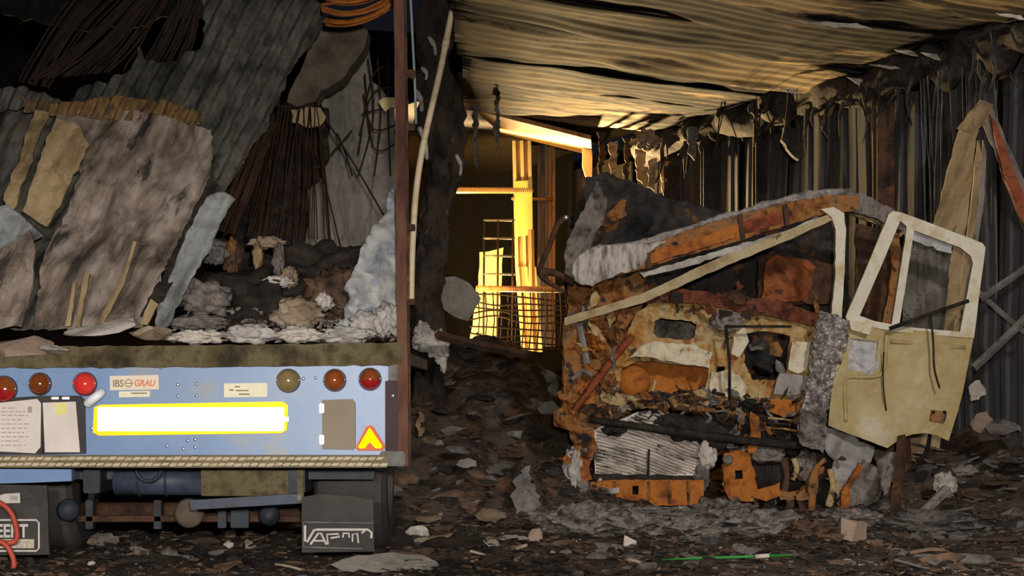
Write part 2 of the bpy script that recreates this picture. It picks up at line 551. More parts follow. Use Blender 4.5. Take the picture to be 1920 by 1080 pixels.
def u_wall(v):
    return ((v * ES + 4.44) * CA - v * EC * SA) / (EC * CA + ES * SA)


bm = bmesh.new()
q = [W(u_left(-3.9) + .1, -3.9), W(u_wall(-3.9) + .1, -3.9), W(u_wall(3.7) + .1, 3.7), B(.2, 13.4), B(-4.2, 13.4), W(u_left(3.7) + .1, 3.7)]
lo_ = [bm.verts.new((p.x, p.y, CEIL + .24)) for p in q]
hi_ = [bm.verts.new((p.x, p.y, CEIL + .32)) for p in q]
bm.faces.new(lo_)
bm.faces.new(hi_)
for i in range(6):
    bm.faces.new((lo_[i], lo_[(i + 1) % 6], hi_[(i + 1) % 6], hi_[i]))
ceil = fin('ceiling', bm, 'ceiling_dark', kind='structure')
ceil['label'] = 'sagging scorched roof over the truck cab'
WD = .85
k = 0
v0 = -3.9
while v0 < 3.6:
    bm = bmesh.new()
    jl, jr = R.uniform(-.12, .12), R.uniform(-.2, -.02)
    nS, nT = 40, 24
    ph = R.uniform(0, 9)
    tilt = R.uniform(-.05, .02)
    dz = R.uniform(-.03, .04)
    rows = []
    for i in range(nS + 1):
        row = []
        for j in range(nT + 1):
            f = j / nT
            vv_ = v0 + (WD + .05) * f
            a_, b_ = u_left(vv_) + jl, u_wall(vv_) + jr
            u = a_ + (b_ - a_) * i / nS
            z = CEIL + dz + tilt * (f - .5) * 2 + .004 * math.cos(f * 2 * math.pi * 5) + .06 * fbm(u * .4, ph + f * .5, k * 1.3)
            z -= .05 * max(0, nz(u * .8, f * 1.5 + ph, 3.3))
            p = W(u, vv_)
            row.append(bm.verts.new((p.x, p.y, min(z, CEIL + .2))))
        rows.append(row)
    for i in range(nS):
        for j in range(nT):
            if (i in (0, nS - 1)) and nz(i * 3.1, j * .7, k) > .12:
                continue
            bm.faces.new((rows[i][j], rows[i + 1][j], rows[i + 1][j + 1], rows[i][j + 1]))
    r = bmesh.ops.extrude_face_region(bm, geom=bm.faces[:])
    bmesh.ops.translate(bm, verts=[g for g in r['geom'] if isinstance(g, bmesh.types.BMVert)], vec=(0, 0, .012))
    bmesh.ops.delete(bm, geom=[v for v in bm.verts if not v.link_faces], context='VERTS')
    bmesh.ops.recalc_face_normals(bm, faces=bm.faces[:])
    me = bpy.data.meshes.new('roof_sheet')
    bm.to_mesh(me)
    bm.free()
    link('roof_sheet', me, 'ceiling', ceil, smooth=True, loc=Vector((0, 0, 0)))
    v0 += WD
    k += 1

# right wall of ribbed sheets
bm = bmesh.new()
q = [B(.12, -3.4), B(.20, -3.4), B(.20, 11), B(.12, 11)]
lo_ = [bm.verts.new((p.x, p.y, -.1)) for p in q]
hi_ = [bm.verts.new((p.x, p.y, 4.3)) for p in q]
bm.faces.new(lo_)
bm.faces.new(hi_)
for i in range(4):
    bm.faces.new((lo_[i], lo_[(i + 1) % 4], hi_[(i + 1) % 4], hi_[i]))
wr = fin('wall_right', bm, 'soot', kind='structure')
wr['label'] = 'sooty ribbed metal wall behind the truck cab'
t = -3.2
k = 0
while t < 10.6:
    bm = bmesh.new()
    off = R.uniform(-.03, .03)
    top = 4.05 + R.uniform(-.06, .12)
    lean = R.uniform(-.02, .03)
    prof = [(0, 0), (.10, 0), (.13, -.02), (.20, -.02), (.23, 0), (.36, 0), (.39, -.018), (.46, -.018), (.49, 0), (.575, 0)]
    rows = []
    for j in range(9):
        z = -.05 + (top + .05) * j / 8
        rows.append([bm.verts.new(B(d + off + lean * z + .03 * nz(z, t + u), t + u, z)) for u, d in prof])
    for j in range(8):
        for i in range(len(prof) - 1):
            bm.faces.new((rows[j][i], rows[j][i + 1], rows[j + 1][i + 1], rows[j + 1][i]))
    r = bmesh.ops.extrude_face_region(bm, geom=bm.faces[:])
    bmesh.ops.translate(bm, verts=[g for g in r['geom'] if isinstance(g, bmesh.types.BMVert)], vec=(.02, 0, 0))
    fin('wall_panel', bm, 'wall', wr)
    t += .58
    k += 1


def wall_post(px, top, wpx, m, label):
    # where the line of sight in column px meets the wall
    kx = (px - 960) / F
    t_ = (4.44 - kx * 17) / (SA + kx * CA)
    p = B(-.2, t_)
    bm = bmesh.new()
    hw = wpx * p.y / F / 2
    for (a, b, c, d) in ((-hw, hw, -.075, -.055), (-hw, hw, .055, .075), (-.008, .008, -.055, .055)):
        box_bm(bm, (a, c, 0), (b, d, top))
    bmesh.ops.rotate(bm, cent=(0, 0, 0), matrix=Matrix.Rotation(math.radians(8), 3, 'Z'), verts=bm.verts[:])
    bmesh.ops.translate(bm, verts=bm.verts[:], vec=(p.x, p.y, 0))
    return tag(fin('steel_post', bm, m), label, 'post', 'posts along the right wall')


wall_post(1690, 4.0, 34, 'rust_dark', 'broad rusty steel post on the wall left of the bent beam')
wall_post(1455, 3.95, 22, 'char', 'thin black post on the wall above the cab roof peak')
wall_post(1362, 3.95, 34, 'char', 'wide charred post on the wall above the middle of the cab')
wall_post(1285, 3.9, 30, 'char', 'charred post in the far corner beside the lit bay')

# far wall of the lit bay
bm = bmesh.new()
q = [B(-14, 13.5), B(1.2, 13.5), B(1.2, 13.7), B(-14, 13.7)]
lo_ = [bm.verts.new((p.x, p.y, -.1)) for p in q]
hi_ = [bm.verts.new((p.x, p.y, 6.5)) for p in q]
bm.faces.new(lo_)
bm.faces.new(hi_)
for i in range(4):
    bm.faces.new((lo_[i], lo_[(i + 1) % 4], hi_[(i + 1) % 4], hi_[i]))
wb = fin('wall_back', bm, 'soot', kind='structure')
wb['label'] = 'soot-black far wall of the bay'

# ================================================================== blue trailer, seen from the rear
YT = 11.1
ST = YT / F
XL, XR = P(-56, 0, YT).x, P(755, 0, YT).x
tr = thing('box_trailer', 'burnt blue box trailer seen from the rear, white and yellow reflector across its tail', 'trailer',
           ((XL + XR) / 2, YT + 1.5, 0))


def zt(py):
    return CH + (HY - py) * ST


box('rear_panel', (XL + .03, YT, zt(856)), (P(728, 0, YT).x, YT + .04, zt(684)), 'blue', tr, .006)
# chassis and deck behind the tail
box('deck', (XL + .05, YT + .06, zt(676)), (XR - .05, YT + 4.4, zt(650)), 'slab_brown', tr)
plate('sill', [(-60, 652), (200, 648), (500, 646), (760, 642), (760, 684), (400, 688), (-60, 690)], YT - .05, .14, 'sill', tr,
      step=16, rag=2, amp=.012, ns=.02, seed=4)
# lower chequered edge
tb = box('step_edge', (XL + .02, YT - .07, zt(876)), (P(728, 0, YT).x, YT + .03, zt(853)), 'tread_base', tr, .004)
bm = bmesh.new()
box_bm(bm, (-.021, -.012, -.009), (.021, .012, .009), .004)
for v in bm.verts:
    v.co.x += v.co.z * .8
bmesh.ops.recalc_face_normals(bm, faces=bm.faces[:])
tm = bpy.data.meshes.new('tread_block')
bm.to_mesh(tm)
bm.free()
tm.materials.append(MATS['tread'])
nb = 52
for row in range(2):
    for i in range(nb):
        x = XL + .05 + (i + .5 * row) * .0465
        if x > P(722, 0, YT).x:
            continue
        o = bpy.data.objects.new('tread_block', tm)
        C.objects.link(o)
        o.location = (x, YT - .076 + R.uniform(-.003, .003), zt(859 + row * 11) + R.uniform(-.002, .002))
        o.scale = (R.uniform(.92, 1.04), 1, R.uniform(.85, 1.1))
        o.parent = tb
        o.matrix_parent_inverse = Matrix.Translation(-WL[tb.name])
# corner hardware, right
pbox('corner_block', 728, 680, 754, 714, YT - .03, .1, 'grey_scrap', tr, .006)
mp_ = pbox('end_panel', 722, 714, 756, 846, YT - .012, .08, 'maroon', tr, .004)
bm = bmesh.new()
bmesh.ops.create_uvsphere(bm, u_segments=12, v_segments=8, radius=.014, matrix=Matrix.Translation(P(737, 742, YT - .02)))
fin('screw', bm, 'bright_metal', mp_, smooth=True)
pbox('lower_corner', 712, 846, 760, 874, YT - .06, .12, 'grey_scrap', tr, .01)
# corner posts up to the lost roof
for (a, b, c) in (((757, 874), (747, -160), 19), ((-52, 874), (-52, -160), 24)):
    bm = bmesh.new()
    p0, p1 = P(*a, YT - .02), P(*b, YT - .02)
    n_ = 26
    pts = [p0.lerp(p1, i / n_) + Vector((.006 * nz(i * .7, a[0]), 0, 0)) for i in range(n_ + 1)]
    tube_bm(bm, pts, c * ST / 1.414, sides=4, rot=math.pi / 4, rag=.06, seed=a[0])
    cp = fin('corner_post', bm, 'post_rust', tr)
    if a[0] > 0:
        pts = [p + Vector((.036, .01, 0)) for p in pts]
        tube('post_flange', pts, .011, 'rust_dark', cp, sides=4, rot=math.pi / 4, smooth=False)
        for (yy, hh) in ((130, 14), (232, 10), (420, 12), (560, 12)):
            pbox('hinge', 755, yy, 778, yy + hh, YT - .02, .06, 'rust_dark', cp, .004)

# round lamps
LAMPS = [(8, 730, 25, 'lens_red', 'lens_amber', 'dark red and amber'), (76, 720, 21, 'lens_amber', None, 'brown amber'),
         (160, 720, 22, 'lens_redbright', None, 'bright red'), (541, 714, 22, 'lens_olive', None, 'milky olive'),
         (628, 713, 21, 'lens_amber', 'lens_glow', 'brown amber'), (694, 711, 21, 'lens_amber', 'lens_red', 'amber over red')]
for (x, y, r, m1, m2, lab) in LAMPS:
    c = P(x, y, YT)
    rr = r * ST
    bm = bmesh.new()
    prof = [(1.0, 0), (1.04, -.010), (1.02, -.022), (.96, -.022)]
    rings = []
    for (f, d) in prof:
        rings.append([bm.verts.new((c.x + math.cos(a) * rr * f, YT + d, c.z + math.sin(a) * rr * f))
                      for a in [2 * math.pi * i / 32 for i in range(32)]])
    for i in range(len(prof) - 1):
        for j in range(32):
            bm.faces.new((rings[i][j], rings[i][(j + 1) % 32], rings[i + 1][(j + 1) % 32], rings[i + 1][j]))
    bm.faces.new(rings[0])
    bm.faces.new(rings[-1])
    lamp = fin('tail_lamp', bm, 'black_plastic', tr, smooth=False)
    lamp['label'] = lab + ' round tail lamp'

    def dome(lo_a, hi_a, name, m, f0=.97, bulge=.055):
        bm = bmesh.new()
        rr_ = []
        for i in range(9):
            th = math.pi / 2 * i / 8
            rr_.append([bm.verts.new((c.x + math.cos(a) * rr * f0 * math.cos(th), YT - .02 - bulge * math.sin(th) + .0,
                                      c.z + math.sin(a) * rr * f0 * math.cos(th)))
                        for a in [lo_a + (hi_a - lo_a) * q / 32 for q in range(33)]])
        for i in range(8):
            for j in range(32):
                bm.faces.new((rr_[i][j], rr_[i][j + 1], rr_[i + 1][j + 1], rr_[i + 1][j]))
        bmesh.ops.remove_doubles(bm, verts=bm.verts[:], dist=1e-5)
        return fin(name, bm, m, lamp, smooth=True)
    if m2 in ('lens_red', 'lens_amber'):
        up, dn = (m1, m2) if m1 != 'lens_red' else (m2, m1)
        dome(math.radians(-12), math.radians(192), 'upper_lens', up)
        dome(math.radians(192), math.radians(348), 'lower_lens', dn)
    else:
        dome(0, 2 * math.pi, 'lens', m1)
    for sg in (-1, 1):
        bm = bmesh.new()
        bmesh.ops.create_uvsphere(bm, u_segments=10, v_segments=6, radius=.007,
                                  matrix=Matrix.Translation((c.x + sg * rr * .93, YT - .032, c.z + .004)))
        fin('lens_screw', bm, 'bright_metal' if m1 != 'lens_redbright' else 'lens_glow', lamp, smooth=True)

# reflector board made of small prisms turned towards the road
rb = plate('reflector_board', [(176, 764), (188, 759), (530, 753), (540, 760), (538, 806), (528, 812), (186, 817), (174, 811)], YT - .022, .02,
           'reflex_yellow', tr, step=400)


def facets(name, x0, y0, x1, y1, nx, nz_, Y, m, parent):
    bm = bmesh.new()
    for i in range(nx):
        for j in range(nz_):
            a = P(x0 + (x1 - x0) * i / nx, y0 + (y1 - y0) * (j + 1) / nz_, Y)
            b = P(x0 + (x1 - x0) * (i + 1) / nx, y0 + (y1 - y0) * j / nz_, Y)
            wd = b.x - a.x
            hd = b.z - a.z
            d = wd * .165
            e = hd * .02
            f = [bm.verts.new(q) for q in ((a.x, Y, a.z), (b.x, Y + d, a.z), (b.x, Y + d + e, b.z), (a.x, Y + e, b.z))]
            bm.faces.new(f)
            g = [f[1], f[2], bm.verts.new((b.x, Y, b.z)), bm.verts.new((b.x, Y, a.z))]
            bm.faces.new(g)
    return fin(name, bm, m, parent)


facets('reflector_face', 183, 764, 532, 808, 70, 4, YT - .036, 'reflex_white', rb)
pbox('reflector_backing', 182, 763, 533, 809, YT - .026, .004, 'reflex_yellow', rb)
facets('end_tab', 532, 782, 541, 790, 3, 2, YT - .03, 'reflex_white', rb)
# warning triangle reflector
bm = bmesh.new()
plate_bm(bm, [(693, 797), (700, 800), (723, 838), (716, 845), (672, 845), (666, 840), (686, 801)], YT - .02, .02, step=400)
tri = fin('triangle_reflector', bm, 'reflex_red', tr)
bm = bmesh.new()
plate_bm(bm, [(693, 802), (716, 836), (714, 840), (704, 840), (693, 828), (684, 840), (676, 841), (672, 838)], 
         lambda px, py: YT - .032 + (px - 693) * ST * .1, .008, step=10)
fin('reflector_face', bm, 'reflex_lime', tri)
# flap
fp = plate('inspection_flap', [(604, 750), (660, 748), (666, 756), (666, 838), (662, 843), (604, 842)], YT - .03, .03, 'flap_tan', tr, step=400)
for yy in (757, 816):
    pbox('flap_hinge', 599, yy, 607, yy + 17, YT - .045, .03, 'bright_metal', fp, .003)
# document pouches
for k, (pts, pp) in enumerate(((
        [(-14, 748), (78, 742), (80, 852), (-14, 852)], [(-10, 756), (70, 748), (77, 756), (76, 838), (66, 850), (-10, 846)]),
        ([(76, 742), (150, 742), (158, 750), (160, 850), (82, 852)], [(80, 755), (142, 753), (150, 848), (84, 848)]))):
    po = plate('document_pouch', pts, YT - .03 - k * .004, .028, 'black_plastic', tr, step=60, amp=.003)
    pa = plate('paper', pp, YT - .040 - k * .006, .004, 'paper', po, step=20, amp=.006, ns=.03, seed=k)
    if k == 0:
        pa['label'] = 'sheet of close-printed paper'
        PO1 = po
    else:
        plate('yellow_note', [(102, 756), (124, 756), (125, 777), (103, 778)], YT - .054, .003, 'yellow_note', po, step=100)
        for (a, b) in ((96, 90), (116, 112)):
            pbox('clip', a, 744, a + 14, 749, YT - .05, .01, 'bright_metal', po, .002)
for i, (yy, xa, xb) in enumerate([(764, 4, 30), (771, 2, 50), (778, 2, 52), (786, 2, 40), (794, 2, 54), (802, 2, 50), (810, 2, 46), (818, 2, 54), (826, 2, 36), (834, 2, 48)]):
    x = xa
    while x < xb:
        ww = R.uniform(4, 12)
        o = pbox('printed_line', x, yy, min(x + ww, xb), yy + 1.8, YT - .047, .002, 'ink', PO1)
        x += ww + 3
pbox('printed_stamp', 52, 762, 60, 774, YT - .048, .002, 'ink', PO1)
# stickers
st = plate('sticker', [(206, 705), (297, 703), (298, 730), (206, 732)], YT - .004, .006, 'sticker', tr, step=400)
text('lettering', 'IBS', 211, 725, YT - .006, 13, 'sticker_dark', st, sx=.88, bold=.02)
bm = bmesh.new()
c = P(241, 718.5, YT - .008)
tube_bm(bm, [c + Vector((math.cos(a) * .021, 0, math.sin(a) * .021)) for a in [i * math.pi / 8 for i in range(17)]], .0026, sides=5)
tube_bm(bm, [c + Vector((-.018, 0, 0)), c + Vector((.018, 0, 0))], .003, sides=5)
fin('ring_mark', bm, 'sticker_dark', st)
text('lettering', 'GRAU', 251, 724, YT - .006, 12, 'sticker_red', st, sx=.84, bold=.03, shear=.2)
s2 = plate('sticker', [(223, 734), (281, 733), (281, 744), (223, 745)], YT - .004, .006, 'sticker_cream', tr, step=400)
pbox('printed_line', 246, 736, 276, 738.5, YT - .006, .003, 'sticker_dark', s2)
pbox('printed_line', 230, 737, 238, 742, YT - .006, .003, 'sticker', s2)
s3 = plate('sticker', [(420, 719), (501, 718), (501, 744), (420, 745)], YT - .004, .006, 'sticker_cream', tr, step=400)
for (a, b, c_) in ((430, 730, 8), (442, 731, 24), (448, 738, 20), (440, 724, 10)):
    pbox('printed_line', a, b, a + c_, b + 2.4, YT - .006, .003, 'tan_scrap', s3)
for (x, y) in ((333, 721), (369, 720), (334, 743), (369, 742), (303, 690), (178, 792), (172, 803), (592, 708), (569, 710), (352, 826), (366, 824), (366, 838), (313, 836), (344, 842)):
    bm = bmesh.new()
    bmesh.ops.create_uvsphere(bm, u_segments=10, v_segments=6, radius=.011,
                              matrix=Matrix.Translation(P(x, y, YT - .001)) @ Matrix.Diagonal((1, .6, 1, 1)))
    fin('rivet', bm, 'bright_metal', tr, smooth=True)
tube('grab_handle', path([P(164, 757, YT - .03), P(172, 750, YT - .06), P(184, 741, YT - .06), P(190, 736, YT - .03)], 5), .026, 'white_glint', tr, sides=10)

# ---- underside
def xt(px):
    return P(px, 0, YT).x


for px in (150, 545):
    box('chassis_rail', (xt(px) - .05, YT + .3, zt(930)), (xt(px) + .05, YT + 4.3, zt(880)), 'blue_dirty_shaded', tr, .006)
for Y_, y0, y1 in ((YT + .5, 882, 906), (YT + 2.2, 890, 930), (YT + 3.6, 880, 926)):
    box('cross_member', (XL + .2, Y_, zt(y1)), (XR - .2, Y_ + .08, zt(y0)), 'blue_dirty_shaded', tr, .006)
plate('underrun_bar', [(-56, 879), (134, 880), (134, 902), (60, 905), (-56, 908)], YT + .1, .08, 'blue', tr, step=300)
bm = bmesh.new()
tube_bm(bm, [(xt(176), YT + .55, zt(910)), (xt(180), YT + .55, zt(910)), (xt(354), YT + .55, zt(910)), (xt(358), YT + .55, zt(910))],
        [.055, .085, .085, .055], sides=24)
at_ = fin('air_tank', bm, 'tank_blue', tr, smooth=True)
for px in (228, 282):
    tube('tank_strap', [(xt(px), YT + .55 + math.cos(a) * .09, zt(910) + math.sin(a) * .09) for a in [i * math.pi / 10 for i in range(21)]], .008, 'blue_dirty_shaded', at_, sides=6)
tube('spring_ring', [(xt(254) + math.cos(a) * .075, YT + .4, zt(884) + math.sin(a) * .075) for a in [math.pi + i * math.pi / 12 for i in range(13)]], .012, 'blue_dirty_shaded', tr, sides=8)
box('spare_plate', (xt(358), YT + .35, zt(936)), (xt(556), YT + .40, zt(880)), 'sill', tr, .006)
plate('spray_rail', [(356, 938), (556, 926), (562, 944), (358, 956)], YT + .3, .06, 'tank_blue', tr, step=300)
pbox('hanger', 557, 876, 569, 944, YT + .28, .05, 'sill', tr, .004)
tube('axle', [(XL + .25, YT + 1.25, zt(985)), (XR - .25, YT + 1.25, zt(985))], .065, 'rust_dark', tr, sides=14)
for px in (288, 160):
    pbox('axle_bracket', px, 938, px + 14, 992, YT + 1.0, .08, 'blue_dirty_shaded', tr, .004)
box('axle_beam', (XL + .3, YT + 1.0, zt(1000)), (XR - .5, YT + 1.06, zt(988)), 'rust_dark', tr, .004)
tube('brake_chamber', [P(355, 962, YT + .7), P(355, 962, YT + .74), P(355, 962, YT + .9)], [24 * ST, 30 * ST, 30 * ST], 'slab_brown', tr, sides=18)
tube('brake_cylinder', [P(128, 956, YT + .7), P(128, 956, YT + .74), P(128, 956, YT + .9)], [18.4 * ST, 23 * ST, 23 * ST], 'blue_dirty_shaded', tr, sides=18)
tube('valve_block', [P(505, 966, YT + .7), P(505, 966, YT + .74), P(505, 966, YT + .9)], [17.6 * ST, 22 * ST, 22 * ST], 'blue_dirty_shaded', tr, sides=18)
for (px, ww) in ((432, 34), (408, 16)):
    pbox('hanger_plate', px, 942, px + ww, 990, YT + .9, .05, 'blue_dirty_shaded', tr, .004)
# wheels: tyre and rim at each end of the axle
for px0, px1 in ((560, 706), (-48, 72)):
    bm = bmesh.new()
    xa, xb = xt(px0), xt(px1)
    cy, cz, RR = YT + 1.25, .47, .47
    prof = [(xa, .27), (xa, .40), (xa + .03, .455), (xa + .07, RR), (xb - .07, RR), (xb - .03, .455), (xb, .40), (xb, .27)]
    rings = [[bm.verts.new((x, cy + math.cos(a) * r, cz + math.sin(a) * r)) for a in [2 * math.pi * i / 40 for i in range(40)]] for x, r in prof]
    for i in range(len(prof)):
        for j in range(40):
            A_, B_ = rings[i], rings[(i + 1) % len(prof)]
            bm.faces.new((A_[j], A_[(j + 1) % 40], B_[(j + 1) % 40], B_[j]))
    wh = fin('wheel', bm, 'rubber', tr, smooth=False)
    tube('wheel_rim', [(xa + .04, cy, cz), (xb - .04, cy, cz)], .27, 'rust_dark', wh, sides=28)
# mudflaps
mf = plate('mudflap', [(566, 932), (600, 926), (664, 930), (700, 936), (702, 1034), (566, 1036)], YT + .25, .03, 'rubber', tr, step=18, amp=.012, ns=.02, seed=2)
Ym = YT + .215
bm = bmesh.new()


def stroke(bm, pts, wd=3.0, Y=Ym):
    tube_bm(bm, [P(x, y, Y) for x, y in pts], wd * Y / F / 1.2, sides=6, flat=.4)


stroke(bm, [(572, 985), (572, 1014), (576, 1016), (589, 994), (594, 993), (690, 993), (697, 999), (696, 1009)])
fin('lettering', bm, 'white_print', mf)
bm = bmesh.new()
stroke(bm, [(582, 1021), (597, 1000), (602, 1000), (612, 1021)], 2.6)
stroke(bm, [(589, 1014), (607, 1014)], 2.2)
stroke(bm, [(615, 1021), (613, 1002), (634, 1001), (637, 1006), (620, 1009)], 2.4)
stroke(bm, [(643, 1008), (644, 1000), (654, 1000), (655, 1008)], 2.4)
stroke(bm, [(661, 1016), (661, 1002), (670, 1000), (672, 1018)], 2.2)
stroke(bm, [(678, 1000), (684, 995)], 2.4)
fin('lettering', bm, 'white_print', mf)
bm = bmesh.new()
stroke(bm, [(569, 979), (700, 981)], 1.6)
stroke(bm, [(569, 1026), (680, 1029)], 1.6)
stroke(bm, [(569, 979), (569, 1026)], 1.6)
fin('border_line', bm, 'grey_scrap', mf)
mf2 = plate('mudflap', [(-48, 908), (88, 910), (92, 1040), (-48, 1042)], YT + .12, .03, 'rubber', tr, step=18, amp=.02, ns=.02, seed=3)
Y2 = YT + .085
text('lettering', 'EERT', -8, 1007, Y2, 24, 'white_print', mf2, sx=.80, bold=.03)
text('lettering', 'ENST', 8, 1027, Y2, 12, 'ink', mf2, sx=1.2, bold=.02)
pbox('name_strip', -20, 1011, 64, 1028, Y2 + .004, .004, 'cream_print', mf2)
bm = bmesh.new()
stroke(bm, [(-40, 975), (68, 975), (73, 980), (73, 1028), (68, 1033), (-40, 1033)], 2.4, Y2)
fin('border_line', bm, 'white_print', mf2)
sk = plate('sticker', [(-10, 932), (8, 926), (37, 924), (38, 943), (-10, 944)], Y2 - .01, .006, 'white_print', mf2, step=300)
pbox('printed_line', 19, 930, 33, 938, Y2 - .013, .003, 'ink', sk)
# red hose hanging before the left flap
hs = thing('red_air_hose', 'coiled red air hose hanging before the left mudflap', 'hose', (xt(10), YT - .02, 0))
tube('hose_coil', path([P(-30, 935, YT - .03), P(0, 943, YT - .03), P(22, 964, YT - .03), P(32, 1000, YT - .02), P(26, 1016, YT - .02), P(2, 1017, YT - .03), P(-30, 1010, YT - .03)], 6), .016, 'red_hose', hs, sides=10)
tube('hose_coil', path([P(-30, 1005, YT - .07), P(6, 1018, YT - .07), P(22, 1040, YT - .07), P(26, 1062, YT - .07), P(14, 1076, YT - .07), P(-6, 1068, YT - .07), P(-4, 1048, YT - .05)], 6), .016, 'red_hose', hs, sides=10)

# ================================================================== roof sheets that came down across the trailer
def corr(px, py, pitch=26, amp=.022, ang=27):
    a = math.radians(ang)
    u = px * math.cos(a) + py * math.sin(a)
    return amp * math.sin(u / pitch * 2 * math.pi)


# upper, ribbed
UY = lambda px, py: 12.7 - .0022 * (py - 100) + .0004 * (px - 300)
tag(plate('collapsed_roof_sheet', [(-60, 170), (30, 165), (95, 178), (128, 200), (150, 165), (205, 150), (250, 128), (256, 82), (275, 112), (312, 118),
                                   (345, 100), (378, 92), (384, 40), (370, -60), (625, -60), (612, 0), (602, 62), (548, 128), (500, 240), (460, 300), (420, 362), (385, 440),
                                   (370, 420), (380, 330), (372, 250), (250, 222), (130, 212), (60, 204), (-60, 215)],
          UY, .012, 'sheet_olive', step=6, rag=4, amp=.10, ns=.008, seed=3, fn=lambda x, y: corr(x, y, 24, .03), smooth=True),
    'olive-grey ribbed roof sheet hanging diagonally over the trailer, torn along its top', 'roof sheet')
tag(plate('rusty_sheet_edge', [(40, 182), (120, 196), (200, 180), (300, 186), (372, 205), (376, 236), (300, 226), (220, 224), (130, 218), (44, 208)],
          lambda px, py: UY(px, py) - .12, .012, 'sheet_rusty', step=6, rag=4, amp=.06, ns=.02, seed=33, fn=lambda x, y: corr(x, y, 20, .03), smooth=True),
    'orange rusty ribbed edge strip along the bottom of the hanging roof sheet', 'roof sheet')
# broad brown sheet in front of it
tag(plate('fallen_wall_sheet', [(100, 205), (250, 206), (330, 225), (400, 245), (392, 330), (362, 405), (318, 490), (284, 560), (262, 612), (60, 618), (70, 560), (82, 470), (112, 420), (150, 330), (160, 280), (120, 240)],
          lambda px, py: 12.25 - .0022 * (py - 230) - .0003 * (px - 200), .012, 'sheet_brown', step=7, rag=3, amp=.12, ns=.010, seed=8,
          fn=lambda x, y: corr(x, y, 78, .028, 24) + .03 * fbm(x * .03, y * .012, 5), smooth=True),
    'broad pinkish-brown burnt sheet leaning inside the trailer under the ribbed sheet', 'metal sheet')
tag(plate('crease_shade', [(392, 335), (408, 345), (372, 425), (330, 510), (290, 590), (262, 596), (290, 540), (330, 460)],
          lambda px, py: 11.95 - .002 * (py - 330), .012, 'char', step=9, rag=4, amp=.05, ns=.03, seed=34),
    'black strip put in for the shaded crease between the brown sheet and the blue-grey strip', 'metal strip')  # dark strip stands in for the shade inside a crease
for k, (pts, lab, m, yy) in enumerate((
        ([(62, 205), (92, 210), (60, 300), (22, 395), (5, 375), (40, 290)], 'short ochre plank at the far left beside a dark gap', 'sheet_tan', 11.7),
        ([(105, 222), (150, 235), (168, 270), (135, 340), (88, 425), (42, 395), (72, 310)], 'wide tan plank leaning left of the pinkish-brown sheet', 'sheet_tan', 11.75),
        ([(-50, 520), (0, 470), (58, 430), (66, 470), (60, 540), (40, 612), (-50, 620)], 'brown sheet leaning at the bottom left corner of the trailer', 'sheet_brown', 11.5),
        ([(-50, 395), (10, 385), (48, 410), (78, 440), (60, 452), (30, 470), (20, 510), (-50, 500)], 'grey-green torn scrap wedged at the left edge', 'sheet_blue', 11.62))):
    tag(plate('leaning_plank', pts, lambda px, py, yy=yy: yy - .0007 * (py - 300), .03, m, step=12, rag=3, amp=.05, ns=.02, seed=20 + k, smooth=False),
        lab, 'plank', 'sheets leaning in the trailer')
tag(plate('edge_strip', [(420, 360), (438, 372), (392, 470), (340, 560), (318, 612), (290, 612), (300, 560), (338, 470), (372, 400), (395, 365)],
          lambda px, py: 11.7 - .001 * (py - 400), .02, 'sheet_blue', step=10, rag=3, amp=.05, ns=.02, seed=31, fn=lambda x, y: corr(x, y, 40, .02, 26), smooth=True),
    'blue-grey folded metal strip along the right edge of the hanging sheet', 'metal strip')
for k, pts in enumerate(([(122, 612), (136, 530), (143, 528), (132, 612)], [(140, 612), (158, 512), (168, 512), (150, 612)], [(182, 606), (228, 520), (250, 450), (256, 452), (234, 530), (194, 606)], [(262, 608), (282, 560), (296, 570), (276, 610)])):
    tag(plate('sheet_rib', pts, 11.28 + .02 * k, .03, 'sheet_tan', step=12, rag=1.5, amp=.01, seed=k),
        ['leftmost pale rib standing at the foot of the brown sheet', 'second pale rib from the left at the foot of the brown sheet', 'long slanting pale rib at the foot of the brown sheet',
         'short tan rib at the right foot of the brown sheet'][k], 'metal strip', 'ribs at the foot of the brown sheet')
tag(plate('backing_sheet', [(-60, 195), (110, 212), (165, 240), (160, 340), (100, 450), (84, 618), (-60, 618)], lambda px, py: 12.45 - .0022 * (py - 230), .012, 'sheet_olive', step=9, rag=3, amp=.06, ns=.02, seed=35,
          fn=lambda x, y: corr(x, y, 30, .02), smooth=True), 'dark ribbed sheet behind the tan planks at the left edge', 'metal sheet')
# brown slab behind, running up to the right
tag(plate('fallen_beam', [(536, 190), (570, 120), (600, 40), (640, 20), (690, 60), (684, 90), (640, 150), (604, 172), (590, 190), (560, 200)], 13.6, .3, 'slab_brown', step=14, rag=3, amp=.03, seed=41),
    'brown concrete beam lying diagonally behind the ribbed sheet', 'beam')
tag(plate('torn_ceiling_flap', [(-40, 20), (60, 40), (160, 60), (250, 52), (330, 20), (370, -40), (-40, -40)], lambda px, py: 14.2 + .001 * px, .03, 'soot', step=16, rag=6, amp=.12, ns=.02, seed=44),
    'soot-black torn flap of roofing at the top left', 'roofing')


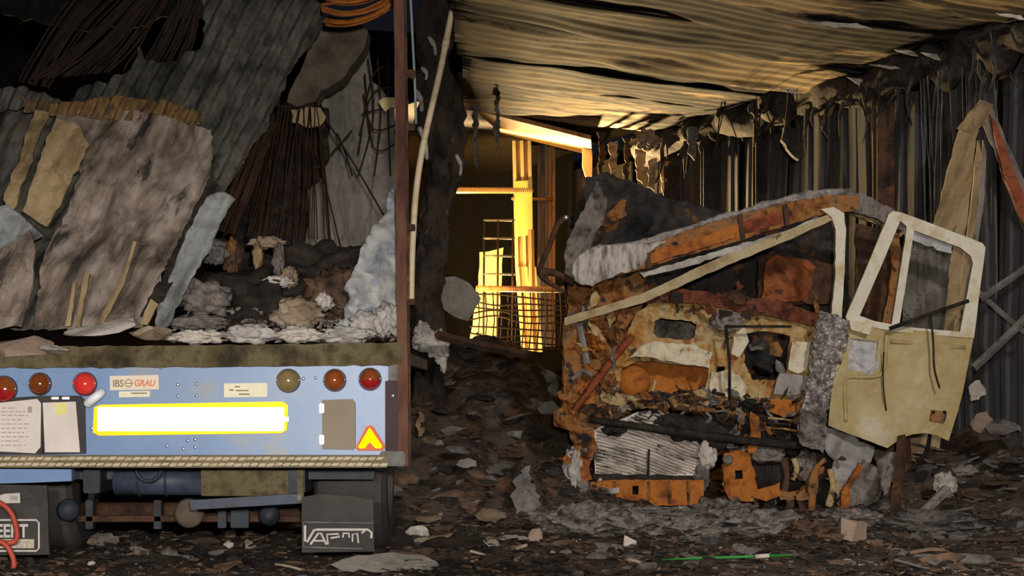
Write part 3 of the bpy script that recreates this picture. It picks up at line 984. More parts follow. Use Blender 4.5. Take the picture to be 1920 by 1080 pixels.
# rusty strands
def strands(name, label, n, a0, a1, b0, b1, Ya, Yb, m, r=.006, sag=.1, seed=0, cat='wire bundle', bow=0.0):
    rr = random.Random(seed)
    bm = bmesh.new()
    for i in range(n):
        u = rr.random()
        v = min(1, max(0, u + rr.uniform(-.12, .12)))
        pa = P(a0[0] + (a1[0] - a0[0]) * u, a0[1] + (a1[1] - a0[1]) * u, rr.uniform(*Ya))
        pb = P(b0[0] + (b1[0] - b0[0]) * v, b0[1] + (b1[1] - b0[1]) * v, rr.uniform(*Yb))
        sg = sag * rr.uniform(.4, 1.5)
        bw = bow * rr.uniform(.5, 1.4)
        ph = rr.uniform(0, 9)
        pts = []
        for j in range(11):
            w_ = j / 10
            p = pa.lerp(pb, w_)
            p.z -= sg * 4 * w_ * (1 - w_)
            p.x += bw * 4 * w_ * (1 - w_) + .012 * nz(w_ * 4, ph)
            pts.append(p)
        tube_bm(bm, pts, r * rr.uniform(.7, 1.5), sides=4)
    return tag(fin(name, bm, m), label, cat, kind='stuff')


strands('rusty_wires', 'fan of dark rusty wires sweeping down behind the torn sheet top', 60, (262, -30), (384, -30), (60, 150), (345, 120), (12.9, 13.4), (12.75, 13.2), 'wire_dark', .007, .06, 1)
strands('rusty_wires', 'dark rusty wires crossing the top left corner', 14, (140, -30), (250, -20), (20, 150), (90, 165), (13.2, 13.6), (12.9, 13.2), 'wire_dark', .008, -.08, 2)
strands('reinforcement_bars', 'bright orange rusted bars bent over at the top beside the trailer post', 22, (590, -40), (612, 48), (742, -60), (744, 8), (12.2, 12.7), (12.0, 12.6), 'rust_bright', .011, .06, 3, 'rebar')
strands('hanging_wires', 'curtain of thin dark wires hanging inside the trailer', 46, (500, 195), (600, 200), (415, 440), (620, 450), (13.0, 13.8), (12.4, 13.8), 'rust_wire', .003, .0, 5)
strands('hanging_wires', 'sparse thin wires slanting beside the edge of the ribbed sheet', 16, (480, 230), (520, 230), (400, 430), (440, 440), (12.4, 12.8), (12.4, 12.8), 'rust_wire', .006, .0, 6)
# dark backing tarpaulin behind the wires
tag(plate('burnt_curtain', [(470, 250), (545, 185), (620, 205), (615, 300), (580, 360), (575, 450), (560, 520), (380, 520), (400, 420)], 14.0, .03, 'char', step=16, rag=4, amp=.12, ns=.02, seed=50),
    'charred hanging sheet behind the curtain of wires', 'sheet')
# pale sheets at the back
for k, (pts, m, yy, lab) in enumerate((
        ([(604, 180), (640, 150), (664, 100), (690, 88), (700, 160), (700, 330), (690, 470), (640, 492), (556, 452), (576, 350), (600, 300)], 'grey_sheet', 14.6, 'tall grey ribbed sheet standing at the back of the trailer'),
        ([(696, 150), (740, 190), (745, 480), (660, 490), (680, 300)], 'concrete', 14.8, 'dull brown-grey sheet between the tall grey sheet and the trailer post'))):
    tag(plate('back_sheet', pts, yy, .02, m, step=12, rag=3, amp=.05, ns=.02, seed=60 + k, fn=lambda x, y: .02 * math.sin(x * .28), smooth=True), lab, 'metal sheet')
tag(plate('torn_patch', [(545, 205), (600, 200), (612, 220), (600, 236), (570, 238), (548, 228)], 13.3, .02, 'sheet_tan', step=10, rag=3, amp=.03, seed=66), 'small beige torn patch under the brown beam', 'scrap')
for k, (a, b, lab) in enumerate((((590, 190), (735, 430), 'thin dark rod running down right across the grey sheet'), ((660, 245), (560, 350), 'thin dark rod crossing the other in an X'),
                                 ((586, 270), (640, 470), 'steep thin rod in front of the grey sheet'), ((632, 250), (660, 330), 'short dark rod between the crossed rods'))):
    tag(tube('thin_rod', [P(*a, 13.5 + .1 * k), P((a[0] + b[0]) / 2 + 3, (a[1] + b[1]) / 2, 13.5 + .1 * k), P(*b, 13.5 + .1 * k)], .007, 'wire_dark', sides=5), lab, 'rod', 'crossed rods')
bm = bmesh.new()
for i in range(5):
    tube_bm(bm, path([P(672 + i * 3, 290 - i * 38, 14.2), P(700, 200 + i * 34 - 60, 14.2), P(748, 170 + i * 34 - 40, 14.2)], 5), .006, sides=4)
for i in range(3):
    tube_bm(bm, path([P(690 + i * 18, 110, 14.2), P(700 + i * 14, 220, 14.2), P(672 + i * 30, 330, 14.2)], 5), .006, sides=4)
tag(fin('wire_mesh', bm, 'wire_dark'), 'bent wire mesh hanging beside the trailer post', 'wire mesh')
tag(plate('gold_scrap', [(708, 185), (745, 182), (765, 190), (762, 205), (740, 202), (722, 208)], 14.0, .03, 'lit_paint', step=8, rag=3, amp=.03, seed=71), 'golden lit scrap of metal behind the trailer post', 'scrap')

# ---- load and debris on the deck
tag(plate('insulation_cone', [(735, 350), (748, 356), (746, 420), (748, 500), (746, 560), (744, 636), (650, 632), (628, 610), (645, 596), (655, 560), (648, 540), (672, 500), (690, 440), (722, 405)],
          11.45, .25, 'ash_blue', step=8, rag=4, amp=.10, ns=.03, seed=75, fn=lambda x, y: -.12 * math.sin(max(0, min(1, (x - 640) / 110)) * 3.14), smooth=True),
    'tall pale cone of fluffy insulation against the trailer post', 'insulation')
DECK = [  # name, label, px, py, Y, w, h, mat, seed
    ('ash_lump', 'white ash lump at the foot of the insulation cone', 690, 612, 11.25, 70, 50, 'ash', 1), ('ash_lump', 'rounded white ash lump against the trailer post', 728, 600, 11.2, 44, 62, 'ash', 2),
    ('ash_lump', 'flat white ash heap at the right end of the deck edge', 650, 628, 11.16, 90, 30, 'ash', 3), ('ash_lump', 'white ash heap right of the middle of the deck edge', 560, 628, 11.2, 84, 30, 'plaster', 4),
    ('ash_lump', 'brightest white ash heap at the middle of the deck edge', 470, 626, 11.18, 96, 34, 'ash', 5), ('ash_lump', 'low pale ash ridge left of the middle of the deck edge', 372, 632, 11.17, 90, 26, 'plaster', 6),
    ('plaster_piece', 'beige plaster piece on the deck below the hanging strip', 285, 628, 11.2, 80, 24, 'tan_scrap', 7), ('plaster_piece', 'long thin pale plaster strip below the brown sheet', 180, 620, 11.2, 150, 22, 'plaster', 8),
    ('plaster_piece', 'pinkish flat plaster slab overhanging the left end of the sill', 44, 650, 11.08, 110, 46, 'concrete_pink', 9), ('plaster_piece', 'pale sliver lying on the sill beside the pinkish slab', 108, 655, 11.0, 60, 12, 'plaster', 10),
    ('rag_heap', 'grey crumpled rag heap right of the hanging strip', 385, 560, 11.9, 100, 60, 'ash_dark', 11), ('rag_heap', 'low grey rag heap on the deck before the crumpled one', 370, 605, 11.6, 100, 26, 'ash_dark', 12),
    ('melted_lump', 'tan melted lump in the middle of the load', 556, 590, 11.7, 86, 54, 'tan_scrap', 13), ('melted_lump', 'pale oval lump lying right of the tan melted one', 608, 566, 11.8, 32, 32, 'plaster', 14),
    ('melted_lump', 'beige slab on top of the load', 522, 528, 12.2, 50, 20, 'plaster', 15), ('melted_lump', 'small orange-brown lump beside the beige slab', 543, 522, 12.3, 30, 40, 'tan_scrap', 16),
    ('melted_lump', 'greenish grey lump hanging at the rim of the strip', 400, 472, 12.3, 50, 46, 'grey_scrap', 17), ('melted_lump', 'rust brown can-shaped lump in the shadow of the load', 436, 480, 12.5, 36, 60, 'rust_dark', 18),
    ('melted_lump', 'pale arch-shaped piece standing in the load', 500, 455, 12.7, 60, 22, 'tan_scrap', 19), ('melted_lump', 'pale upright piece under the arch-shaped one', 522, 488, 12.6, 20, 60, 'ash_dark', 20),
    ('melted_lump', 'ochre upright piece left under the arch-shaped one', 484, 482, 12.6, 18, 56, 'sheet_tan', 21),
    ('burnt_heap', 'low black heap of burnt load at the back of the deck', 600, 520, 12.9, 250, 110, 'char', 22), ('burnt_heap', 'black heap of burnt load in the middle of the deck', 470, 580, 12.4, 280, 130, 'char', 23),
    ('burnt_heap', 'brown-black heap beside the insulation cone', 640, 560, 12.3, 130, 110, 'brown_scrap', 24)]
for (nm, lab, px, py, Y_, ww, hh, m, sd) in DECK:
    if nm in ('plaster_piece',):
        o = chunk(nm, px, py, Y_, ww, hh, m, sd, dep=.25, rough=.01)
    else:
        o = fluff(nm, px, py, Y_, ww, hh, m, sd * 3.1, dep=max(.15, ww * Y_ / F * .6), amp=.5, fr=2.4 if nm != 'burnt_heap' else 3.2)
    tag(o, lab, nm.split('_')[1], 'debris on the trailer deck')
bm = bmesh.new()
for i in range(420):
    x = R.uniform(320, 740)
    y = R.uniform(600, 640) if R.random() < .6 else R.uniform(520, 610)
    Y_ = 11.2 + (640 - y) * .012 + R.uniform(0, .15)
    s_ = R.uniform(.008, .035)
    chunk_bm(bm, P(x, y, Y_), (s_ * 1.6, s_, s_), i, 8)
tag(fin('ash_crumbs', bm, 'ash_dark'), 'scattered grey ash crumbs on the trailer deck', 'ash', kind='stuff')

# ================================================================== charred post and pipe between trailer and bay
pts, rad = [], []
YP = 17.6
for (x, y, ww) in ((818, -60, 62), (818, 0, 62), (816, 60, 66), (814, 110, 64), (820, 160, 76), (828, 210, 88), (832, 260, 84), (828, 300, 74), (820, 340, 66), (808, 400, 58), (804, 460, 60), (800, 520, 54), (800, 580, 56), (802, 640, 62), (804, 700, 66), (806, 780, 70)):
    pts.append(P(x, y, YP))
    rad.append(ww * YP / F / 2)
pth = path(pts, 7)
rr_ = []
for i in range(len(pts) - 1):
    for j in range(7):
        rr_.append(rad[i] + (rad[i + 1] - rad[i]) * j / 7)
rr_.append(rad[-1])
bp_ = thing('charred_post', 'thick charred wooden post standing right of the trailer', 'post', P(806, 780, YP))
bm = bmesh.new()
tube_bm(bm, pth, rr_, sides=48)
for v in bm.verts:
    q = v.co
    c0 = P(815, 0, YP)
    d_ = Vector((q.x - c0.x, q.y - c0.y, 0))
    if d_.length > 1e-4:
        v.co = q + d_.normalized() * (.07 * fbm(q.x * 3, q.y * 3, q.z * 2.0, 5) + .05 * fbm(q.x * 11, q.y * 11, q.z * 6, 4))
fin('trunk', bm, 'char_post', bp_, smooth=True)
for k, (x0, y0, x1, y1) in enumerate(((856, 292, 862, 330), (804, 70, 816, 104), (792, 128, 798, 150), (786, 240, 800, 300), (780, 170, 790, 210))):
    bm = bmesh.new()
    tube_bm(bm, path([P(x0, y0, 17.25), P((x0 + x1) / 2 + 5, (y0 + y1) / 2, 17.2), P(x1, y1, 17.25)], 4), [.028] * 4 + [.017] * 4 + [.008], sides=6, rag=.5)
    fin('ash_scab', bm, 'ash', bp_, smooth=True)
for k, (x, y, w_, h_) in enumerate(((800, 640, 50, 40), (822, 650, 40, 56), (792, 622, 30, 36), (830, 672, 16, 50))):
    fluff('ash_foot', x, y, 17.1, w_, h_, 'ash', 77 + k, bp_, amp=.4, fr=2)
pp = thing('pale_pipe', 'long bent pale pipe leaning against the charred post', 'pipe', P(772, 575, 17.2))
tube('pipe_run', path([P(866, -60, 17.2), P(846, 30, 17.2), P(826, 130, 17.2), P(805, 220, 17.2), P(790, 290, 17.2), P(780, 360, 17.2), P(775, 430, 17.2), P(772, 500, 17.2), P(771, 572, 17.2)], 6), .029, 'pipe', pp, sides=14)
tube('pipe_socket', [P(838, 72, 17.2), P(834, 90, 17.2)], .034, 'pipe', pp, sides=14)
tag(tube('grey_cable', path([P(768, -40, 11.6), P(774, 80, 11.6), P(778, 160, 11.6), P(780, 232, 11.6)], 5), .008, 'cable_grey', sides=8), 'thin grey cable hanging beside the trailer post', 'cable')
tag(tube('lit_strip', path([P(762, 430, 17.3), P(765, 470, 17.3), P(766, 520, 17.3)], 4), .02, 'lit_paint', sides=8), 'short bright strip behind the pale pipe', 'strip')
tag(plate('hanging_slab', [(826, 522), (852, 518), (880, 530), (902, 560), (878, 602), (850, 594), (828, 578)], 17.9, .07, 'concrete', step=14, rag=1, amp=.02, seed=81), 'grey rounded concrete slab hanging right of the charred post', 'slab')
for k, (x0, y0, x1, y1, ww, lab) in enumerate(((800, 640, 1000, 665, .04, 'dark red beam lying on top of the rubble heap'), (890, 560, 905, 560, .01, ''))):
    if lab:
        tag(tube('red_beam', [P(820, 628, 16.6), P(900, 648, 17), P(1005, 668, 17.6)], ww, 'rust_dark', sides=4, smooth=False), lab, 'beam')

# ================================================================== the lit bay beyond
def column(name, px0, px1, y0, y1, Y_, m, lab, grp='lit columns in the far bay', n=3, lean=0, dep=.12):
    """rolled steel column: web and ribs"""
    root = thing(name, lab, 'column', P((px0 + px1) / 2, y1, Y_), grp)
    wd = (px1 - px0) / n
    for i in range(n):
        a = px0 + wd * i
        off = .05 * (i % 2)
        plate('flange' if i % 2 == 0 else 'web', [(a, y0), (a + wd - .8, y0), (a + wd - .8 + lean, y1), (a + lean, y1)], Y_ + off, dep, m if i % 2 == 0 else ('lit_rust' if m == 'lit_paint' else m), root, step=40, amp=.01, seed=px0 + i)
    return root


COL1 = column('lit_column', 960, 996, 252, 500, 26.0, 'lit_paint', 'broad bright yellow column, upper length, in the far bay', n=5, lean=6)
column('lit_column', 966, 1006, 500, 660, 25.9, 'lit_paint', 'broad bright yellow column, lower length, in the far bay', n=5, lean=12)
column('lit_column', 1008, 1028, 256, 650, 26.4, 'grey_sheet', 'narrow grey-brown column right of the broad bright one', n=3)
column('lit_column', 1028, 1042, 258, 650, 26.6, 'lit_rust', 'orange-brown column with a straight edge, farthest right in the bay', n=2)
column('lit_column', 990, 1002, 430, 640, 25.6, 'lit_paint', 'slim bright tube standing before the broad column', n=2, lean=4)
plate('green_panel', [(964, 340), (998, 338), (998, 440), (965, 444)], 25.95, .04, 'green_paint', COL1, step=20, kind=None)
tag(plate('bright_board', [(900, 474), (944, 464), (938, 560), (930, 640), (880, 640), (894, 560)], 25.2, .06, 'lit_paint', step=14, rag=1.5, amp=.02, seed=4), 'bright yellow board leaning behind the wire fence', 'board')
bm = bmesh.new()
tube_bm(bm, [P(840, 357, 24.8), P(996, 358, 25.95)], .036, sides=10)
for i in range(40):
    a = P(842 + i * 3.9, 357, 24.81 + i * .0287)
    tube_bm(bm, [a, a + Vector((.012, 0, 0))], .044, sides=10)
tag(fin('ribbed_bar', bm, 'lit_paint'), 'ribbed bright horizontal bar reaching to the broad column', 'bar')
bm = bmesh.new()
tube_bm(bm, [P(893, 541, 24.6), P(1060, 543, 24.9)], .04, sides=10)
tag(fin('fence_rail', bm, 'lit_rust', smooth=True), 'olive horizontal rail on top of the wire fence', 'rail')
bm = bmesh.new()
tube_bm(bm, [P(960, 372, 25.98), P(1036, 374, 26.35)], .025, sides=8)
tag(fin('cross_rail', bm, 'lit_rust', smooth=True), 'thin brown rail crossing the columns below the ribbed bar', 'rail')
fe = thing('wire_fence', 'sagging wire fence across the bottom of the lit bay', 'fence', P(975, 650, 24.6))
for i in range(9):
    y = 552 + i * 12
    tube('line_wire', path([P(888 - i * 1.5, y, 24.5), P(930, y + 9 * math.sin(i * 1.3), 24.5), P(985, y + 6, 24.5), P(1062, y + 8 + 6 * math.cos(i), 24.6)], 4), .011, 'wire_dark', fe, sides=4, smooth=False)
for i in range(12):
    x = 896 + i * 14
    tube('stay_wire', [P(x, 548, 24.52), P(x + 3, 600, 24.52), P(x - 2, 656, 24.52)], .009, 'wire_dark', fe, sides=4, smooth=False)
ld = thing('grid_rack', 'dark square-meshed rack standing before the bright board', 'rack', P(935, 540, 24.9))
for y in (413, 447, 480, 514):
    tube('rung', [P(906, y, 24.9), P(966, y, 24.9)], .016, 'grey_scrap', ld, sides=6)
for x in (908, 934, 962):
    tube('upright', [P(x, 412, 24.9), P(x - 2, 690, 24.9)], .016, 'wire_dark', ld, sides=6)
# lit soffit panel
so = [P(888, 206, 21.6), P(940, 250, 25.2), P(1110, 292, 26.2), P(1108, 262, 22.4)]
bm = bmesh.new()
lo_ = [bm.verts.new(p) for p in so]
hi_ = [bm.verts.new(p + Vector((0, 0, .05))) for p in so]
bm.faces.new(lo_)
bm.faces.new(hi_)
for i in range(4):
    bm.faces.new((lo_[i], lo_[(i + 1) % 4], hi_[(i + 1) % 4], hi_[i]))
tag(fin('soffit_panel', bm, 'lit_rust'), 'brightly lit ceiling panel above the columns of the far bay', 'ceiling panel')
tag(plate('corner_board', [(1092, 276), (1110, 280), (1110, 330), (1100, 336), (1092, 310)], 24.5, .08, 'lit_paint', step=16, rag=1, amp=.01), 'beige board under the right end of the lit panel', 'board')
# scraps dangling at the corner
RS = random.Random(5)
DANG = [(1128, 250, 350, 12, 'rust_dark'), (1150, 262, 352, 16, 'tan_scrap'), (1175, 258, 360, 12, 'rust_dark'), (1200, 262, 345, 22, 'tan_scrap'), (1222, 300, 362, 18, 'tan_scrap'), (1245, 268, 365, 14, 'lit_rust'),
        (1298, 240, 300, 20, 'grey_scrap'), (1330, 250, 330, 16, 'ash_dark'), (1385, 250, 310, 14, 'grey_scrap'), (932, 190, 300, 10, 'grey_scrap'), (892, 186, 320, 12, 'ash_dark')]
WHERE = ['rust-dark scrap dangling just right of the beige board', 'tan torn strip second right of the beige board', 'rust-dark strip third right of the beige board', 'pale tan crumpled strip under the bright roof patch',
         'tan strip with a bright tip over the cab rear wall', 'brown strip at the right of the dangling row', 'grey rag dangling near the far corner post', 'grey ash rag between the far posts', 'grey rag hanging right of the wide charred post',
         'thin grey splinter hanging left of the yellow column', 'grey rag dangling in the dark by the charred post']
for (x, y0, y1, ww, m), lab in zip(DANG, WHERE):
    tag(plate('dangling_scrap', [(x - ww / 2, y0), (x + ww / 2, y0), (x + ww * .4, (y0 + y1) / 2), (x + ww * .2, y1), (x - ww * .3, y1 - 12), (x - ww * .4, (y0 + y1) / 2)],
              (21.15 if x < 1000 else RS.uniform(21.8, 23.4)), .03, m, step=7, rag=5, amp=.06, ns=.06, seed=x), lab, 'scrap', 'scraps dangling under the roof edge')
tag(fluff('burnt_clump', 1212, 262, 22.6, 44, 34, 'tan_scrap', 9, amp=.6), 'bright tan clump under the roof edge above the dangling strips', 'clump')

# charred fringe where roof and wall meet
bm = bmesh.new()
pth = []
rad = []
for i in range(60):
    t = -1.4 + 9.0 * i / 59
    p = B(-.22 + .05 * nz(i * .5, 2), t, CEIL - .12 + .09 * nz(i * .4, 7))
    pth.append(p)
    rad.append(.13 + .07 * nz(i * .6, 4) + .03)
tube_bm(bm, pth, rad, sides=14, rag=.9, seed=6)
for i in range(70):
    t = R.uniform(-1.0, 7.4)
    p = B(-R.uniform(.1, .5), t, CEIL - R.uniform(.05, .3))
    l = R.uniform(.08, .5)
    q = p + Vector((R.uniform(-.12, .12), R.uniform(-.05, .05), -l))
    tube_bm(bm, path([p, p.lerp(q, .5) + Vector((R.uniform(-.05, .05), 0, 0)), q], 3), [.022, .026, .022, .018, .014, .01, .004], sides=5, rag=.6, seed=i)
tag(fin('charred_fringe', bm, 'fringe', smooth=True), 'ragged charred fringe where the roof meets the right wall', 'burnt insulation', kind='stuff')
PALE = [(1560, 46, 150, 14, 'long pale strip clinging to the roof at the top right'), (1700, 98, 44, 12, 'pale flake on the roof left of the round one'), (1745, 105, 36, 14, 'rounded pale flake near the top of the wall'), (1660, 125, 60, 8, 'thin pale splinter below the two flakes'),
        (1605, 152, 34, 14, 'small pale tuft on the charred fringe'), (1895, 30, 56, 12, 'pale strip at the top right corner of the roof'), (1478, 170, 40, 10, 'narrow pale chip on the dark roof edge')]
for k, (x, y, ww, hh, lab) in enumerate(PALE):
    Yc = 3600 * 3.05 / (740 - y)
    tag(plate('roof_flake', [(x - ww / 2, y - hh / 2), (x + ww * .3, y - hh * .2), (x + ww / 2, y + hh / 2), (x, y + hh * .3)], Yc, .02, 'ash', step=8, rag=2, amp=.02, seed=k), lab, 'flake', 'pale flakes on the roof')

# ================================================================== burnt truck cab
YC = 16.0
cab = thing('truck_cab', 'burnt-out rusty truck cab with collapsed roof and open pale door', 'truck cab', (P(1330, 0, YC).x, YC + .8, 0))
rw = plate('rear_wall', [(1060, 520), (1072, 410), (1100, 338), (1135, 325), (1200, 350), (1300, 385), (1420, 412), (1580, 398), (1600, 640), (1590, 820), (1070, 820)],
           lambda x, y: 17.7 - .0006 * (740 - y), .03, 'rear_steel', cab, step=10, rag=5, amp=.2, ns=.02, seed=101, smooth=True)
plate('scorched_patch', [(1112, 420), (1125, 375), (1160, 358), (1185, 380), (1175, 405), (1140, 425)], 17.45, .02, 'rust', rw, step=10, rag=3, amp=.04, seed=102)
plate('seat_back', [(1424, 486), (1446, 470), (1470, 478), (1540, 490), (1560, 500), (1560, 570), (1418, 572)], 17.15, .12, 'rust_dark', cab, step=11, rag=3, amp=.06, ns=.03, seed=103)
plate('seat_pad', [(1436, 492), (1456, 478), (1516, 488), (1530, 500), (1512, 566), (1428, 566)], 17.05, .1, 'rust_glow', cab, step=10, rag=3, amp=.06, ns=.04, seed=104)
# left side
plate('side_sheet', [(1120, 338), (1088, 400), (1062, 460), (1058, 520), (1090, 548), (1112, 520), (1106, 470), (1128, 420), (1140, 380)], lambda x, y: 16.9 - .003 * (1100 - x), .02, 'ash_dark', cab, step=9, rag=4, amp=.08, ns=.03, seed=105, smooth=True)
plate('side_panel', [(1056, 606), (1110, 585), (1195, 588), (1170, 640), (1128, 700), (1150, 760), (1140, 800), (1100, 806), (1050, 790)], YC + .1, .04, 'rust', cab, step=9, rag=4, amp=.13, ns=.03, seed=106, smooth=True)
plate('pillar_stub', [(1066, 520), (1130, 530), (1210, 505), (1216, 560), (1190, 590), (1110, 590), (1066, 606)], YC + .35, .05, 'rust', cab, step=10, rag=6, amp=.12, ns=.03, seed=107, smooth=True)
plate('side_post', [(1058, 600), (1084, 596), (1090, 700), (1084, 780), (1056, 782)], YC - .06, .1, 'rust', cab, step=12, rag=2, amp=.03, seed=108)
tube('stay_tube', [P(1066, 784, YC - .12), P(1110, 725, YC - .14), P(1150, 672, YC - .12), P(1186, 630, YC - .1)], .03, 'rust_red', cab, sides=8, rag=.3)
tube('grey_strut', [P(1086, 606, YC - .1), P(1093, 640, YC - .1), P(1101, 682, YC - .1)], .024, 'alu', cab, sides=4, smooth=False)
tube('grey_strut', [P(1072, 712, YC - .1), P(1092, 694, YC - .1), P(1110, 704, YC - .1)], .015, 'alu', cab, sides=4, smooth=False)
plate('corner_bracket', [(1034, 770), (1055, 764), (1090, 772), (1112, 790), (1120, 840), (1105, 870), (1080, 850), (1066, 806), (1042, 800)], YC - .2, .1, 'rust', cab, step=9, rag=3, amp=.08, ns=.04, seed=109)
for k, (x, y, rx) in enumerate(((1116, 640, 16), (1140, 720, 14), (1098, 740, 18), (1168, 600, 14))):
    fluff('buckled_fold', x, y, YC, rx * 2.2, rx * 2.6, 'rust' if k % 2 else 'rust_bright', 200 + k, cab, dep=.2, amp=.6, fr=2)
# left mirror arm reaching to the fence
tube('mirror_arm', path([P(1062, 408, YC + .2), P(1046, 420, YC + .1), P(1030, 460, YC), P(1012, 508, YC), P(1030, 530, YC), P(1060, 548, YC + .1)], 4), .022, 'rust_dark', cab, sides=7, rag=.4)
tube('mirror_arm', path([P(1012, 510, YC), P(1040, 512, YC), P(1075, 530, YC + .1)], 4), .03, 'rust_dark', cab, sides=7, rag=.5)
bm = bmesh.new()
bmesh.ops.create_uvsphere(bm, u_segments=12, v_segments=8, radius=.024, matrix=Matrix.Translation(P(1061, 408, YC + .15)))
fin('arm_knob', bm, 'bright_metal', cab, smooth=True)
# roof remains: header beam fallen to the left
hd = plate('roof_header', [(1078, 508), (1098, 476), (1150, 466), (1215, 456), (1300, 428), (1380, 404), (1480, 378), (1560, 366), (1612, 368), (1606, 396), (1560, 398), (1470, 424), (1385, 452), (1290, 478), (1210, 503), (1130, 524), (1086, 526)],
           YC - .1, .12, 'rust', cab, step=9, rag=1.5, amp=.03, ns=.03, seed=111)
bm = bmesh.new()
pl = path([P(1090, 500, YC - .08), P(1110, 470, YC - .08), P(1150, 462, YC - .08), P(1215, 452, YC - .08), P(1300, 424, YC - .08), P(1380, 400, YC - .08), P(1480, 374, YC - .08), P(1560, 361, YC - .08), P(1596, 362, YC - .08)], 10)
tube_bm(bm, pl, [.026 + .012 * nz(i * .9, 3) for i in range(len(pl))], sides=10, rag=1.0, seed=4)
fin('ash_crust', bm, 'ash_mid', hd, smooth=False)
plate('ash_face', [(1072, 512), (1078, 490), (1098, 468), (1150, 460), (1216, 456), (1250, 452), (1214, 476), (1208, 498), (1160, 514), (1112, 536), (1082, 532)], YC - .16, .05, 'ash_streak', hd, step=6, rag=3, amp=.05, ns=.04, seed=112, smooth=True)
plate('header_patch', [(1214, 476), (1290, 452), (1384, 420), (1384, 444), (1296, 472), (1214, 496)], YC - .125, .03, 'rust_bright', hd, step=9, rag=2, amp=.01, seed=113)
plate('header_patch', [(1392, 416), (1466, 394), (1466, 418), (1392, 440)], YC - .125, .03, 'rust_red', hd, step=9, rag=2, amp=.01, seed=114)
for (x0, y0, x1, y1) in ((1384, 402, 1390, 452), (1468, 384, 1474, 424), (1208, 458, 1214, 504)):
    plate('roof_rib', [(x0, y0), (x0 + 8, y0 - 2), (x1 + 8, y1 - 3), (x1, y1)], YC - .14, .05, 'rust_dark', hd, step=40)
plate('roof_lining', [(1200, 512), (1300, 484), (1382, 460), (1480, 430), (1532, 406), (1536, 414), (1484, 442), (1386, 470), (1300, 496), (1206, 520)], YC - .02, .03, 'ash', cab, step=10, rag=2, amp=.02, seed=113)
plate('windscreen_rail', [(1058, 596), (1200, 552), (1360, 478), (1480, 432), (1552, 402), (1560, 412), (1484, 448), (1366, 496), (1206, 568), (1060, 610)], lambda x, y: YC - .3 + .0003 * (x - 1060), .05, 'rail_paint', cab, step=14, rag=1, amp=.012, seed=114)
plate('roof_rail', [(1588, 360), (1618, 362), (1660, 386), (1692, 402), (1700, 426), (1690, 432), (1640, 408), (1594, 396)], lambda x, y: YC - .08 + .004 * (x - 1590), .1, 'ash_dark', cab, step=9, rag=2, amp=.03, seed=115)
plate('roof_rail_inner', [(1592, 392), (1640, 404), (1696, 432), (1690, 444), (1636, 418), (1596, 402)], lambda x, y: YC + .04 + .004 * (x - 1590), .06, 'paint_burnt', cab, step=12, rag=1, amp=.01, seed=116)
plate('a_pillar', [(1540, 392), (1562, 388), (1582, 400), (1586, 430), (1583, 520), (1578, 596), (1558, 596), (1566, 520), (1567, 430), (1560, 408)], YC - .16, .09, 'door_frame', cab, step=12, rag=1, amp=.012, seed=117)
# dashboard and firewall
fw = plate('firewall', [(1168, 640), (1192, 588), (1230, 557), (1300, 562), (1420, 577), (1545, 604), (1548, 700), (1530, 770), (1480, 772), (1400, 745), (1345, 752), (1325, 760), (1180, 768), (1128, 752), (1122, 700)],
           YC, .04, 'paint_burnt', cab, step=8, rag=3, amp=.07, ns=.03, seed=120, smooth=False,
           holes=([(1228, 602), (1240, 597), (1295, 602), (1306, 610), (1302, 632), (1290, 639), (1232, 632), (1225, 622)],
                  [(1398, 625), (1430, 620), (1482, 630), (1474, 700), (1460, 712), (1412, 712), (1396, 680)],
                  [(1345, 688), (1358, 686), (1362, 702), (1350, 708)],
                  [(1166, 690), (1200, 676), (1330, 690), (1322, 728), (1260, 742), (1210, 748), (1160, 738)]))
plate('recess_panel', [(1130, 670), (1200, 660), (1340, 680), (1335, 750), (1200, 762), (1130, 756)], YC + .22, .03, 'rust_bright', cab, step=9, rag=2, amp=.07, ns=.03, seed=121, smooth=True)
bm = bmesh.new()
bmesh.ops.create_uvsphere(bm, u_segments=24, v_segments=14, radius=1, matrix=Matrix.Translation(P(1186, 716, YC + .16)) @ Matrix.Diagonal((.15, .14, .15, 1)))
fin('heater_drum', bm, 'rust_bright', cab, smooth=True)
tube('drum_rim', [P(1186 + 42 * math.cos(a), 712 + 42 * math.sin(a), YC + .02) for a in [i * math.pi / 14 for i in range(16)]], .018, 'paint_burnt', cab, sides=6)
plate('inner_panel', [(1215, 590), (1320, 596), (1320, 650), (1215, 645)], YC + .5, .03, 'ash_dark', cab, step=12, rag=2, amp=.1, ns=.05, seed=122)
plate('dash_shelf', [(1200, 650), (1225, 640), (1300, 646), (1335, 662), (1330, 690), (1270, 680), (1200, 668), (1178, 672)], YC - .12, .14, 'paint_pale', cab, step=9, rag=2, amp=.03, ns=.05, seed=123)
plate('dash_top', [(1200, 550), (1262, 540), (1400, 556), (1470, 566), (1545, 592), (1545, 616), (1430, 590), (1300, 568), (1212, 568)], YC - .08, .3, 'rust_dash', cab, step=9, rag=2, amp=.03, ns=.05, seed=124)
for (x0, y0) in ((1350, 580), (1258, 546)):
    plate('dash_bracket', [(x0, y0), (x0 + 24, y0 + 4), (x0 + 22, y0 + 22), (x0 - 2, y0 + 18)], YC - .14, .06, 'char', cab, step=20)
fluff('soot_knob', 1362, 602, YC - .1, 56, 36, 'ash_dark', 210, cab, dep=.08, amp=.4)
tube('steering_bracket', [P(1360, 612, YC - .3), P(1484, 612, YC - .3)], .012, 'char', cab, sides=6)
tube('steering_column', [P(1361, 610, YC - .3), P(1368, 680, YC - .28), P(1368, 750, YC - .25)], .013, 'char', cab, sides=6)
